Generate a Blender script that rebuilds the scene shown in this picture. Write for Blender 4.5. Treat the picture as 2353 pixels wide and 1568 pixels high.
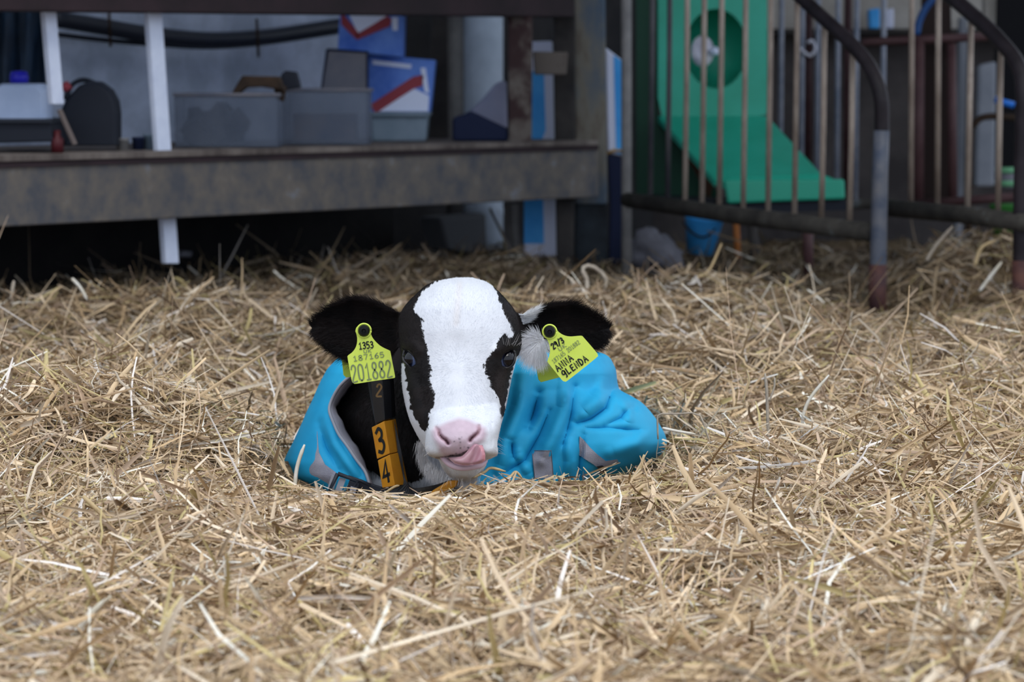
import bpy, math, random
import numpy as np
from mathutils import Vector, geometry

random.seed(7)
rng = np.random.default_rng(11)
for o in list(bpy.data.objects):
    bpy.data.objects.remove(o)
SC = bpy.context.scene
COL = SC.collection

# ---------------------------------------------------------------- camera
FPX, CX, CY, HZ, ZC = 7200.0, 1176.5, 784.0, 180.0, 0.55
PITCH = math.atan((CY - HZ) / FPX)
cam_data = bpy.data.cameras.new('camera')
cam = bpy.data.objects.new('camera', cam_data)
COL.objects.link(cam)
cam.location = (0, 0, ZC)
cam.rotation_euler = (math.pi / 2 - PITCH, 0, 0)
cam_data.sensor_width = 36.0
cam_data.lens = FPX / 2353 * 36.0
cam_data.dof.use_dof = True
cam_data.dof.focus_distance = 4.1
cam_data.dof.aperture_fstop = 8.6
cam_data.clip_end = 200
SC.camera = cam

# ---------------------------------------------------------------- world, lights, exposure
world = bpy.data.worlds.new('overcast_sky')
SC.world = world
world.use_nodes = True
wn = world.node_tree.nodes
wl = world.node_tree.links
wn.clear()
wo = wn.new('ShaderNodeOutputWorld')
wb = wn.new('ShaderNodeBackground')
tc = wn.new('ShaderNodeTexCoord')
sx = wn.new('ShaderNodeSeparateXYZ')
rp = wn.new('ShaderNodeValToRGB')
wl.new(tc.outputs['Generated'], sx.inputs[0])
wl.new(sx.outputs['Z'], rp.inputs[0])
rp.color_ramp.elements[0].position = 0.0
rp.color_ramp.elements[0].color = (0.62, 0.70, 0.86, 1)
rp.color_ramp.elements[1].position = 1.0
rp.color_ramp.elements[1].color = (0.86, 0.93, 1.0, 1)
wl.new(rp.outputs[0], wb.inputs[0])
wb.inputs['Strength'].default_value = 1.5
wl.new(wb.outputs[0], wo.inputs[0])
sun_d = bpy.data.lights.new('hazy_sun', 'SUN')
sun_d.energy = 1.3
sun_d.angle = math.radians(28)
sun_d.color = (1.0, 0.97, 0.93)
sun = bpy.data.objects.new('hazy_sun', sun_d)
COL.objects.link(sun)
sun.rotation_euler = (math.radians(33), 0, math.radians(20))
SC.view_settings.view_transform = 'Standard'
SC.view_settings.look = 'None'
SC.view_settings.gamma = 1.0
SC.view_settings.use_curve_mapping = False
SC.view_settings.exposure = 0.0

# ---------------------------------------------------------------- helpers
_f = np.array([0, math.cos(PITCH), -math.sin(PITCH)])
_u = np.array([0, math.sin(PITCH), math.cos(PITCH)])
_r = np.array([1.0, 0, 0])
CAM = np.array([0, 0, ZC])


def ray(px, py):
    px = np.asarray(px, float)[..., None]
    py = np.asarray(py, float)[..., None]
    return _f * FPX + _r * (px - CX) - _u * (py - CY)


def P(px, py, Y):
    """world point seen at pixel (px,py) and standing at distance Y"""
    r = ray(px, py)
    Y = np.asarray(Y, float)
    t = Y / r[..., 1]
    return CAM + r * t[..., None]


def proj(p):
    d = np.asarray(p, float) - CAM
    zf = d @ _f
    return CX + FPX * (d @ _r) / zf, CY - FPX * (d @ _u) / zf


# the shelf frame stands oblique to the lens: plane through A and B
LA, LB = np.array([-1.09, 6.7]), np.array([0.235, 8.4])
LU = (LB - LA) / np.linalg.norm(LB - LA)
LN = np.array([-LU[1], LU[0]])


def PB(px, py, off):
    r = ray(px, py)
    t = (LN @ LA + np.asarray(off, float)) / (r[..., 0] * LN[0] + r[..., 1] * LN[1])
    return CAM + r * t[..., None]


LN3 = np.array([LN[0], LN[1], 0.0])
LU3 = np.array([LU[0], LU[1], 0.0])
ORG = {}


def tag(o, label=None, cat=None, group=None, kind=None):
    if label: o['label'] = label
    if cat: o['category'] = cat
    if group: o['group'] = group
    if kind: o['kind'] = kind
    return o


def thing(name, loc, label, cat, group=None):
    o = bpy.data.objects.new(name, None)
    COL.objects.link(o)
    o.empty_display_size = 0.02
    o.location = tuple(loc)
    ORG[o.name] = np.array(loc, float)
    return tag(o, label, cat, group)


def mesh_obj(name, verts, faces, m, parent=None, smooth=False, origin=None):
    verts = np.asarray(verts, float).reshape(-1, 3)
    if parent is not None:
        org = ORG[parent.name]
    elif origin is not None:
        org = np.array(origin, float)
    else:
        org = np.array([(verts[:, 0].min() + verts[:, 0].max()) / 2, (verts[:, 1].min() + verts[:, 1].max()) / 2, verts[:, 2].min()])
    me = bpy.data.meshes.new(name)
    me.from_pydata([tuple(v) for v in (verts - org)], [], [tuple(int(i) for i in f) for f in faces])
    me.validate()
    if m: me.materials.append(m)
    if smooth:
        me.polygons.foreach_set('use_smooth', [True] * len(me.polygons))
    me.update()
    o = bpy.data.objects.new(name, me)
    COL.objects.link(o)
    if parent is not None:
        o.parent = parent
    else:
        o.location = tuple(org)
    ORG[o.name] = org
    return o


class MB:
    def __init__(self): self.v = []; self.f = []
    def add(self, v, f):
        n = len(self.v)
        self.v += [tuple(map(float, p)) for p in v]
        self.f += [tuple(int(i) + n for i in q) for q in f]
        return self
    def box(self, c, ax, ay, az):
        c = np.array(c, float)
        ax, ay, az = (np.array(a, float) for a in (ax, ay, az))
        vs = [c + sx_ * ax + sy_ * ay + sz_ * az for sz_ in (-1, 1) for sy_ in (-1, 1) for sx_ in (-1, 1)]
        fs = [(0, 2, 3, 1), (4, 5, 7, 6), (0, 1, 5, 4), (2, 6, 7, 3), (0, 4, 6, 2), (1, 3, 7, 5)]
        return self.add(vs, fs)
    def prism(self, pts, d):
        pts = [np.array(p, float) for p in pts]
        n = len(pts)
        d = np.array(d, float)
        vs = pts + [p + d for p in pts]
        fs = [tuple(range(n)), tuple(range(2 * n - 1, n - 1, -1))]
        fs += [(i, i + n, (i + 1) % n + n, (i + 1) % n) for i in range(n)]
        return self.add(vs, fs)
    def tube(self, pts, r, seg=10, cap=True):
        pts = np.array(pts, float)
        n = len(pts)
        rr = np.full(n, r, float) if np.isscalar(r) else np.array(r, float)
        tan = np.gradient(pts, axis=0)
        tan /= np.linalg.norm(tan, axis=1)[:, None] + 1e-12
        ref = np.array([0, 0, 1.0]) if abs(tan[0][2]) < .9 else np.array([1.0, 0, 0])
        vs = []
        a = np.cross(tan[0], ref); a /= np.linalg.norm(a)
        for i in range(n):
            a = a - tan[i] * (a @ tan[i]); a /= np.linalg.norm(a)
            b = np.cross(tan[i], a)
            for k in range(seg):
                th = 2 * math.pi * k / seg
                vs.append(pts[i] + rr[i] * (math.cos(th) * a + math.sin(th) * b))
        fs = []
        for i in range(n - 1):
            for k in range(seg):
                k2 = (k + 1) % seg
                fs.append((i * seg + k, i * seg + k2, (i + 1) * seg + k2, (i + 1) * seg + k))
        if cap:
            fs.append(tuple(range(seg - 1, -1, -1)))
            fs.append(tuple((n - 1) * seg + k for k in range(seg)))
        return self.add(vs, fs)
    def lathe(self, base, prof, seg=20, axis=(0, 0, 1), ref=(1, 0, 0), sq=(1, 1)):
        base = np.array(base, float); ax = np.array(axis, float); ax /= np.linalg.norm(ax)
        a = np.array(ref, float); a = a - ax * (a @ ax); a /= np.linalg.norm(a)
        b = np.cross(ax, a)
        vs = []
        for h, r in prof:
            for k in range(seg):
                th = 2 * math.pi * k / seg
                vs.append(base + ax * h + r * (sq[0] * math.cos(th) * a + sq[1] * math.sin(th) * b))
        fs = []
        for i in range(len(prof) - 1):
            for k in range(seg):
                k2 = (k + 1) % seg
                fs.append((i * seg + k, i * seg + k2, (i + 1) * seg + k2, (i + 1) * seg + k))
        fs.append(tuple(range(seg - 1, -1, -1)))
        fs.append(tuple((len(prof) - 1) * seg + k for k in range(seg)))
        return self.add(vs, fs)
    def build(self, name, m, parent=None, smooth=False, bevel=0, origin=None):
        o = mesh_obj(name, self.v, self.f, m, parent, smooth, origin)
        if bevel:
            md = o.modifiers.new('bevel', 'BEVEL')
            md.width = bevel; md.segments = 2; md.limit_method = 'ANGLE'
        return o


def spline(pts, n=24):
    """Catmull-Rom through the points"""
    pts = np.array(pts, float)
    p = np.vstack([2 * pts[0] - pts[1], pts, 2 * pts[-1] - pts[-2]])
    out = []
    m = len(pts) - 1
    for s in np.linspace(0, m - 1e-9, n):
        i = int(s); t = s - i
        a, b, c, d = p[i], p[i + 1], p[i + 2], p[i + 3]
        out.append(0.5 * ((2 * b) + (c - a) * t + (2 * a - 5 * b + 4 * c - d) * t * t + (-a + 3 * b - 3 * c + d) * t ** 3))
    return np.array(out)


def mat(name, col, rough=0.7, metal=0.0, col2=None, scale=6.0, col3=None, bump=0.0, bscale=60.0, spec=0.3, detail=6, alpha=None, trans=0.0, stretch=None, lo=.38, hi=.62):
    m = bpy.data.materials.new(name)
    m.use_nodes = True
    nt = m.node_tree
    b = nt.nodes['Principled BSDF']
    b.inputs['Base Color'].default_value = (*col, 1)
    b.inputs['Roughness'].default_value = rough
    b.inputs['Metallic'].default_value = metal
    b.inputs['Specular IOR Level'].default_value = spec
    t = nt.nodes.new('ShaderNodeTexCoord')
    mp = nt.nodes.new('ShaderNodeMapping')
    nt.links.new(t.outputs['Object'], mp.inputs[0])
    if stretch: mp.inputs['Scale'].default_value = stretch
    if col2:
        nz = nt.nodes.new('ShaderNodeTexNoise')
        nz.inputs['Scale'].default_value = scale
        nz.inputs['Detail'].default_value = detail
        nz.inputs['Roughness'].default_value = 0.65
        nt.links.new(mp.outputs[0], nz.inputs['Vector'])
        r = nt.nodes.new('ShaderNodeValToRGB')
        r.color_ramp.elements[0].position = lo
        r.color_ramp.elements[0].color = (*col, 1)
        r.color_ramp.elements[1].position = hi
        r.color_ramp.elements[1].color = (*col2, 1)
        if col3:
            e = r.color_ramp.elements.new(min(hi + .14, .95)); e.color = (*col3, 1)
        nt.links.new(nz.outputs['Fac'], r.inputs[0])
        nt.links.new(r.outputs[0], b.inputs['Base Color'])
    if bump:
        n2 = nt.nodes.new('ShaderNodeTexNoise')
        n2.inputs['Scale'].default_value = bscale
        n2.inputs['Detail'].default_value = 4
        nt.links.new(mp.outputs[0], n2.inputs['Vector'])
        bp = nt.nodes.new('ShaderNodeBump')
        bp.inputs['Strength'].default_value = bump
        bp.inputs['Distance'].default_value = 0.002
        nt.links.new(n2.outputs['Fac'], bp.inputs['Height'])
        nt.links.new(bp.outputs[0], b.inputs['Normal'])
    if trans: b.inputs['Transmission Weight'].default_value = trans
    if alpha is not None: b.inputs['Alpha'].default_value = alpha
    return m


def attr_mat(name, attr='Col', rough=0.6, spec=0.3, bump=0.0, sss=0.0, sheen=0.0, rough_attr=None):
    m = bpy.data.materials.new(name)
    m.use_nodes = True
    nt = m.node_tree
    b = nt.nodes['Principled BSDF']
    a = nt.nodes.new('ShaderNodeAttribute')
    a.attribute_name = attr
    nt.links.new(a.outputs['Color'], b.inputs['Base Color'])
    b.inputs['Roughness'].default_value = rough
    b.inputs['Specular IOR Level'].default_value = spec
    if rough_attr:
        r = nt.nodes.new('ShaderNodeAttribute'); r.attribute_name = rough_attr
        nt.links.new(r.outputs['Fac'], b.inputs['Roughness'])
    if sheen: b.inputs['Sheen Weight'].default_value = sheen
    if sss:
        b.inputs['Subsurface Weight'].default_value = sss
        b.inputs['Subsurface Radius'].default_value = (0.006, 0.003, 0.002)
        b.inputs['Subsurface Scale'].default_value = 1.0
    if bump:
        t = nt.nodes.new('ShaderNodeTexCoord')
        n2 = nt.nodes.new('ShaderNodeTexNoise')
        n2.inputs['Scale'].default_value = 420
        nt.links.new(t.outputs['Object'], n2.inputs['Vector'])
        bp = nt.nodes.new('ShaderNodeBump')
        bp.inputs['Strength'].default_value = bump
        bp.inputs['Distance'].default_value = 0.001
        nt.links.new(n2.outputs['Fac'], bp.inputs['Height'])
        nt.links.new(bp.outputs[0], b.inputs['Normal'])
    return m


def inpoly(x, y, poly):
    x = np.asarray(x, float); y = np.asarray(y, float)
    inside = np.zeros(x.shape, bool)
    n = len(poly)
    for i in range(n):
        x0, y0 = poly[i]; x1, y1 = poly[(i + 1) % n]
        if y0 == y1: continue
        c = ((y0 > y) != (y1 > y)) & (x < (x1 - x0) * (y - y0) / (y1 - y0) + x0)
        inside ^= c
    return inside


def segdist(x, y, line):
    """distance to a polyline and the position along it (0..1)"""
    x = np.asarray(x, float); y = np.asarray(y, float)
    best = np.full(x.shape, 1e9); pos = np.zeros(x.shape)
    n = len(line) - 1
    for i in range(n):
        x0, y0 = line[i]; x1, y1 = line[i + 1]
        dx, dy = x1 - x0, y1 - y0
        t = np.clip(((x - x0) * dx + (y - y0) * dy) / (dx * dx + dy * dy + 1e-12), 0, 1)
        d = np.hypot(x - x0 - t * dx, y - y0 - t * dy)
        k = d < best
        best = np.where(k, d, best); pos = np.where(k, (i + t) / n, pos)
    return best, pos


_G = rng.random((8, 64, 64, 8)).astype(np.float32)


def vnoise(x, y, z=0.0, seed=0):
    """smooth value noise, 0..1"""
    g = _G[seed % 8]
    x = np.asarray(x, float) + 1000; y = np.asarray(y, float) + 1000; z = np.asarray(z, float) + 1000 + np.zeros_like(x)
    xi = np.floor(x).astype(int); yi = np.floor(y).astype(int); zi = np.floor(z).astype(int)
    fx, fy, fz = x - xi, y - yi, z - zi
    fx = fx * fx * (3 - 2 * fx); fy = fy * fy * (3 - 2 * fy); fz = fz * fz * (3 - 2 * fz)
    def G(a, b, c): return g[a % 64, b % 64, c % 8]
    r = 0
    for dx in (0, 1):
        for dy in (0, 1):
            for dz in (0, 1):
                w = (fx if dx else 1 - fx) * (fy if dy else 1 - fy) * (fz if dz else 1 - fz)
                r = r + w * G(xi + dx, yi + dy, zi + dz)
    return r


def patch(poly, Yf, pitch=4.0, thick=0.0, back=None):
    """fill a polygon given in view directions with triangles lying on the depth function Yf(px,py); returns verts, faces"""
    poly = list(poly)
    b = []
    for i in range(len(poly)):
        p0 = np.array(poly[i], float); p1 = np.array(poly[(i + 1) % len(poly)], float)
        k = max(1, int(np.linalg.norm(p1 - p0) / pitch))
        for j in range(k): b.append(p0 + (p1 - p0) * j / k)
    nb = len(b)
    bx = np.array(b)
    gx, gy = np.meshgrid(np.arange(bx[:, 0].min(), bx[:, 0].max(), pitch), np.arange(bx[:, 1].min(), bx[:, 1].max(), pitch))
    gx = gx.ravel(); gy = gy.ravel()
    ins = inpoly(gx, gy, poly)
    d, _ = segdist(gx, gy, poly + [poly[0]])
    k = ins & (d > pitch * .45)
    pts = b + [np.array(q) for q in zip(gx[k], gy[k])]
    r = geometry.delaunay_2d_cdt([Vector(p) for p in pts], [], [list(range(nb))], 1, 1e-4)
    v2 = np.array([tuple(v) for v in r[0]])
    f = [tuple(t) for t in r[2]]
    Y = Yf(v2[:, 0], v2[:, 1])
    V = P(v2[:, 0], v2[:, 1], Y)
    if thick:
        V2 = P(v2[:, 0], v2[:, 1], Y + thick)
        n = len(V)
        e = {}
        for t in f:
            for i in range(len(t)):
                a, c = t[i], t[(i + 1) % len(t)]
                e[(a, c)] = 1
        side = [(a, c, c + n, a + n) for (a, c) in e if (c, a) not in e]
        f = f + [tuple(reversed([i + n for i in t])) for t in f] + side
        V = np.vstack([V, V2])
    return V, f


# a single-stroke alphabet, each glyph in a 1 x 1.6 box
GL = {
 '0': [[(.5,0),(.1,.3),(.1,1.3),(.5,1.6),(.9,1.3),(.9,.3),(.5,0)]],
 '1': [[(.2,1.2),(.55,1.6),(.55,0)],[(.2,0),(.9,0)]],
 'l': [[(.5,1.6),(.45,0)]],
 '2': [[(.1,1.2),(.25,1.5),(.6,1.6),(.88,1.35),(.8,1.0),(.1,0),(.95,0)]],
 '3': [[(.1,1.4),(.5,1.6),(.85,1.35),(.75,.98),(.4,.85),(.8,.72),(.92,.35),(.55,0),(.08,.15)]],
 '4': [[(.7,0),(.7,1.6),(.05,.5),(.95,.5)]],
 '5': [[(.85,1.6),(.2,1.6),(.15,.9),(.6,1.0),(.92,.6),(.8,.15),(.45,0),(.1,.12)]],
 '6': [[(.8,1.6),(.3,1.1),(.1,.5),(.35,.02),(.8,.12),(.88,.6),(.5,.85),(.18,.65)]],
 '7': [[(.08,1.6),(.92,1.6),(.4,0)]],
 '8': [[(.5,.85),(.15,1.15),(.25,1.5),(.5,1.6),(.78,1.5),(.85,1.15),(.5,.85),(.1,.5),(.15,.15),(.5,0),(.85,.15),(.9,.5),(.5,.85)]],
 '9': [[(.85,1.2),(.5,1.6),(.12,1.3),(.3,.9),(.8,1.05),(.85,1.4),(.75,0)]],
 'U': [[(.1,1.6),(.1,.3),(.5,0),(.9,.3),(.9,1.6)]],
 'K': [[(.12,0),(.12,1.6)],[(.9,1.6),(.15,.75),(.92,0)]],
 'A': [[(.02,0),(.5,1.6),(.95,0)],[(.2,.6),(.85,.6)]],
 'N': [[(.1,0),(.12,1.6),(.85,0),(.9,1.6)]],
 'G': [[(.88,1.3),(.55,1.6),(.15,1.2),(.15,.7),(.5,.6),(.85,.9),(.85,1.2),(.8,-.1),(.5,-.3)]],
 'L': [[(.15,1.6),(.12,.02),(.85,.1)]],
 'E': [[(.85,1.55),(.2,1.5),(.15,.05),(.85,.05)],[(.2,.8),(.7,.85)]],
 'D': [[(.12,0),(.15,1.6),(.75,1.3),(.9,.7),(.6,.1),(.12,0)]],
 '/': [[(.98,1.75),(.05,-.15)]],
 ' ': [],
}


def strokes(text, o, ux, uy, nrm, w, h, gap, th):
    """flat ribbons for writing: o lower-left corner, ux/uy unit vectors, glyph size w x h, stroke thickness th"""
    mb = MB()
    o = np.array(o, float); ux = np.array(ux, float); uy = np.array(uy, float); nrm = np.array(nrm, float)
    x = 0; zi = 0
    for ch in text:
        for ln in GL.get(ch, []):
            pts = np.array([(x + a * w, b / 1.6 * h) for a, b in ln])
            if len(pts) > 2 and ch not in '147KALENU': pts = spline(pts, len(pts) * 4)
            d = np.diff(pts, axis=0); d /= np.linalg.norm(d, axis=1)[:, None] + 1e-12
            pts = pts.copy(); pts[0] -= d[0] * th * .3; pts[-1] += d[-1] * th * .3
            dn = np.vstack([d[:1], d[:-1] + d[1:], d[-1:]]); ln_ = np.linalg.norm(dn, axis=1)
            dn = dn / (ln_[:, None] + 1e-9)
            k_ = np.ones(len(pts)); k_[1:-1] = np.clip(2 / (ln_[1:-1] + 1e-6), 1, 1.5)
            nv_ = np.stack([-dn[:, 1], dn[:, 0]], 1) * (th / 2 * k_)[:, None]
            vs = []
            zi += 1
            for p, q in zip(pts, nv_):
                for s_ in (-1, 1):
                    e_ = p + q * s_
                    vs.append(o + ux * e_[0] + uy * e_[1] + nrm * (.0002 + .00003 * (zi % 3)))
            mb.add(vs, [(2 * i, 2 * i + 2, 2 * i + 3, 2 * i + 1) for i in range(len(pts) - 1)])
        x += w + gap
    return mb
# ---------------------------------------------------------------- materials
M = {}
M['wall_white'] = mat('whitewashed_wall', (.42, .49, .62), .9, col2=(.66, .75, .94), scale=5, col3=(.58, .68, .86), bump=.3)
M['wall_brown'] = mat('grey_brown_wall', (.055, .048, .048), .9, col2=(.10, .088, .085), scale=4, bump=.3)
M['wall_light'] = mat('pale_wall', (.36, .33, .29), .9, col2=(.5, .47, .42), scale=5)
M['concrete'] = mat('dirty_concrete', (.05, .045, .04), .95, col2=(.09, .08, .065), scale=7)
M['concrete_shade'] = mat('shade_painted_concrete', (.010, .010, .012), .95, col2=(.018, .017, .017), scale=7)  # near-black base colour stands in for the shade under the shelf
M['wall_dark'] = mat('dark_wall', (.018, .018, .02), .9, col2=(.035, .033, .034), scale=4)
M['roof'] = mat('roof_sheet', (.10, .10, .10), .9)
M['beam'] = mat('weathered_beam', (.075, .078, .09), .85, col2=(.15, .13, .11), scale=15, col3=(.19, .205, .24), bump=.4, bscale=30, lo=.36, hi=.60, detail=9)
M['ledge'] = mat('ledge_wood', (.07, .055, .05), .85, col2=(.20, .17, .15), scale=8, stretch=(1, 1, .2))
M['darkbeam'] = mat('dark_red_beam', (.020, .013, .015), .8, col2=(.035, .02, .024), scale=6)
M['darkpost'] = mat('dark_post', (.022, .020, .020), .8, col2=(.05, .044, .04), scale=8)
M['rustpost'] = mat('rusty_post', (.04, .02, .02), .8, col2=(.13, .11, .095), scale=7, lo=.45, hi=.55)
M['bluepost'] = mat('flaking_blue_grey_post', (.09, .125, .17), .8, col2=(.20, .185, .15), scale=11, col3=(.10, .07, .05), stretch=(1, 1, .4), lo=.4, hi=.6)
M['footshade'] = mat('shade_black_post', (.012, .014, .018), .8, col2=(.03, .04, .05), scale=9)  # shadow on the lower corner post, given as its colour
M['whitebar'] = mat('white_slat', (.62, .68, .84), .6, col2=(.74, .80, .94), scale=10)
M['pipe'] = mat('black_pipe', (.022, .027, .042), .45, spec=.4)
M['blackplastic'] = mat('black_plastic', (.014, .017, .026), .6, spec=.2)
M['darkplastic'] = mat('dark_plastic', (.02, .024, .034), .6, spec=.2)
M['clearbox'] = mat('cloudy_clear_plastic', (.17, .20, .26), .5, col2=(.13, .16, .22), scale=9, alpha=.36, spec=.2)
M['clearlid'] = mat('cloudy_lid', (.13, .14, .18), .4, alpha=.9, col2=(.2, .19, .21), scale=8)
M['white'] = mat('white_plastic', (.50, .60, .80), .5, col2=(.42, .52, .72), scale=12)
M['bluecap'] = mat('blue_cap', (.02, .02, .42), .4)
M['boxblue'] = mat('blue_card', (.05, .14, .56), .6, col2=(.14, .28, .74), scale=8)
M['boxwhite'] = mat('white_card', (.74, .80, .98), .6)
M['boxred'] = mat('red_card', (.30, .045, .06), .6)
M['darkred'] = mat('dark_red_glass', (.07, .008, .012), .5)
M['tubgrey'] = mat('grey_tub', (.14, .20, .25), .5, col2=(.20, .26, .32), scale=7)
M['rust'] = mat('rusty_metal', (.025, .016, .011), .85, col2=(.06, .035, .02), scale=14)
M['sackblue'] = mat('sky_blue_sack', (.04, .34, .82), .5, col2=(.08, .44, .92), scale=7)
M['sackwhite'] = mat('white_sack', (.66, .70, .86), .5)
M['navy'] = mat('navy_cloth', (.008, .014, .045), .8)
M['gold'] = mat('gold_ring', (.45, .26, .05), .5)
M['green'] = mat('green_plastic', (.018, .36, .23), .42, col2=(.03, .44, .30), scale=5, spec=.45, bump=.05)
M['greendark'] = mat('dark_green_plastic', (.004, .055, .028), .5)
M['greenlip'] = mat('green_lip', (.02, .38, .24), .4, spec=.5)
M['steel'] = mat('shiny_steel', (.80, .80, .86), .4, metal=.2, col2=(.45, .45, .55), scale=30)
M['galv'] = mat('galvanised_tube', (.16, .155, .155), .6, metal=.2, col2=(.26, .25, .24), scale=9)
M['bar'] = mat('worn_steel_bar', (.22, .17, .135), .6, col2=(.42, .35, .29), scale=14, metal=.2, col3=(.10, .06, .05), stretch=(1, 1, .35))
M['bardark'] = mat('dark_bar', (.035, .035, .045), .55, col2=(.10, .095, .1), scale=12, stretch=(1, 1, .35))
M['barblue'] = mat('pale_bar', (.20, .23, .30), .5, col2=(.34, .36, .42), scale=14)
M['hoop'] = mat('dark_hoop_tube', (.010, .008, .010), .5, col2=(.026, .02, .024), scale=8, spec=.2)
M['postgrey'] = mat('blue_grey_painted_tube', (.055, .07, .105), .5, col2=(.12, .125, .145), scale=16, col3=(.16, .15, .15), metal=.1, spec=.2)
M['postrust'] = mat('rusty_foot', (.04, .018, .022), .7, col2=(.10, .04, .03), scale=16)
M['rail'] = mat('mucky_rail', (.022, .020, .018), .85, col2=(.055, .05, .042), scale=14, col3=(.13, .16, .18))
M['maroon'] = mat('maroon_tube', (.055, .022, .025), .6, col2=(.09, .045, .045), scale=9)
M['brown'] = mat('dark_brown_board', (.018, .009, .007), .8)
M['cloudgrey'] = mat('pale_grey_panel', (.22, .24, .28), .7, col2=(.30, .32, .36), scale=5)
M['blueplastic'] = mat('blue_plastic', (.02, .20, .75), .4)
M['tealblue'] = mat('blue_hose', (.01, .06, .20), .4)
M['palegreen'] = mat('pale_green_plastic', (.16, .42, .22), .5)
M['grassgreen'] = mat('green_tub_plastic', (.04, .20, .035), .5)
M['orange'] = mat('orange_post', (.30, .10, .02), .6)
M['rustgap'] = mat('rusty_brown_gap', (.05, .025, .012), .9)
M['tarp'] = mat('dark_blue_tarp', (.010, .022, .045), .6, col2=(.025, .06, .12), scale=4, lo=.42, hi=.65)
M['wad'] = mat('grey_plastic_sheet', (.12, .12, .14), .6, col2=(.22, .22, .26), scale=12)


def PZ(px, off, z):
    """point on the shelf plane (offset off) in view column px at height z"""
    a = PB(px, 0, off); b = PB(px, 600, off)
    t = (z - a[2]) / (b[2] - a[2])
    return a + (b - a) * t


def along(px0, px1, off, z0, z1, depth, mb=None):
    """box standing on the shelf plane between two view columns"""
    a = PZ(px0, off, z0); b = PZ(px1, off, z0)
    c = [a, b, b + np.array([0, 0, z1 - z0]), a + np.array([0, 0, z1 - z0])]
    mb = mb or MB()
    return mb.prism(c, LN3 * depth)


def polyB(pts, off, depth, mb=None):
    mb = mb or MB()
    return mb.prism([PB(x, y, off) for x, y in pts], LN3 * depth)


def polyI(pts, off, depth, mb=None, dy=0.0):
    """front outline of something standing on the shelf, squared to the viewer's side of the barn"""
    c = np.mean(np.array(pts, float), axis=0)
    Y = float(PB(c[0], 300, off)[1]) + dy
    q = [P(x, y, Y) for x, y in pts]
    q = [np.array([p[0], p[1], max(p[2], .3865)]) for p in q]
    mb = mb or MB()
    return mb.prism(q, (0, depth, 0))


def polyY(pts, Y, depth, mb=None):
    mb = mb or MB()
    return mb.prism([P(x, y, Y) for x, y in pts], (0, depth, 0))


# ---------------------------------------------------------------- structure
def struct(o): o['kind'] = 'structure'; return o

fl = MB().box((0, 12, -.16), (9, 0, 0), (0, 14, 0), (0, 0, .05)).build('floor', M['concrete'])
struct(fl)
tag(fl, 'dirty concrete barn floor beneath the straw')
# unseen roof over the back half of the barn, placed to shade the background
rf = MB().box((0, 9.0, 3.15), (3.6, 0, 0), (0, 3.6, 0), (0, 0, .04)).build('ceiling_shade', M['roof'])
struct(rf)
struct(MB().box((-3.5, 9.0, 1.49), (.06, 0, 0), (0, 3.6, 0), (0, 0, 1.6)).build('wall_left_light_block', M['wall_brown']))  # unseen side wall, added to block sky light from the left
# whitewashed wall behind the shelf
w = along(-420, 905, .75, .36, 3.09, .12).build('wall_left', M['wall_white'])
struct(along(-420, 905, .73, -.12, .36, .14).build('wall_left_shade_strip', M['concrete_shade']))  # dark strip painting the under-shelf shade onto the foot of the wall
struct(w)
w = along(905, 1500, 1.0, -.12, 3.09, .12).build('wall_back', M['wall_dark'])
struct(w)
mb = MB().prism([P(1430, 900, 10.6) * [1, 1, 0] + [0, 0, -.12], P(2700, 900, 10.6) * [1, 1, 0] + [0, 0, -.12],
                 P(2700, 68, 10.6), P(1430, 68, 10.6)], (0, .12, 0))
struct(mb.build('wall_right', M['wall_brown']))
mb = MB().prism([P(1430, 68, 10.6), P(2700, 68, 10.6), P(2700, 68, 10.6) * [1, 1, 0] + [0, 0, 3.09], P(1430, 68, 10.6) * [1, 1, 0] + [0, 0, 3.09]], (0, .11, 0))
struct(mb.build('trim_upper_wall', M['wall_light']))
mb = polyY([(1780, 66), (2700, 66), (2700, 78), (1780, 78)], 10.38, .22)
struct(mb.build('trim_wall_ledge', M['darkpost']))

# ---------------------------------------------------------------- shelf frame
SH = thing('shelf_frame', PZ(700, .1, .0), 'weathered timber shelf frame with a thick mottled front beam, holding boxes and cans', 'shelf')
along(-330, 1376, 0, .233, .372, .05).build('front_beam', M['beam'], SH, bevel=.004)
along(-330, 1376, -.012, .372, .386, .066).build('ledge', M['ledge'], SH, bevel=.002)
along(-330, 1376, .08, .372, .386, .62).build('shelf_board', M['ledge'], SH, bevel=.002)
polyB([(-330, 22), (1300, 39), (1322, 150 - 110), (1322, -260), (-330, -330)], 0, .10).build('top_beam', M['darkbeam'], SH, bevel=.004)
ps = MB(); polyY([(1166, 36), (1224, 38), (1222, 332), (1170, 330)], 8.16, .07, ps).build('post', M['rustpost'], SH, bevel=.004)
polyY([(1272, 30), (1322, 30), (1318, 660), (1280, 660)], 8.36, .07).build('post', M['darkpost'], SH, bevel=.004)
polyY([(1224, 118), (1305, 120), (1302, 172), (1228, 172)], 8.25, .05).build('cross_block', M['rustpost'], SH, bevel=.004)
polyY([(1318, -260), (1388, -260), (1396, 470), (1322, 470)], 8.47, .07).build('corner_post', M['bluepost'], SH, bevel=.006)
polyY([(1322, 466), (1396, 466), (1398, 672), (1320, 672)], 8.48, .07).build('post_foot', M['footshade'], SH, bevel=.006)  # lower post drawn near-black: shadow below the beam put into its colour
polyB([(1176, 470), (1204, 470), (1210, 600), (1186, 600)], .25, .03).build('leg', M['galv'], SH)
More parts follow.
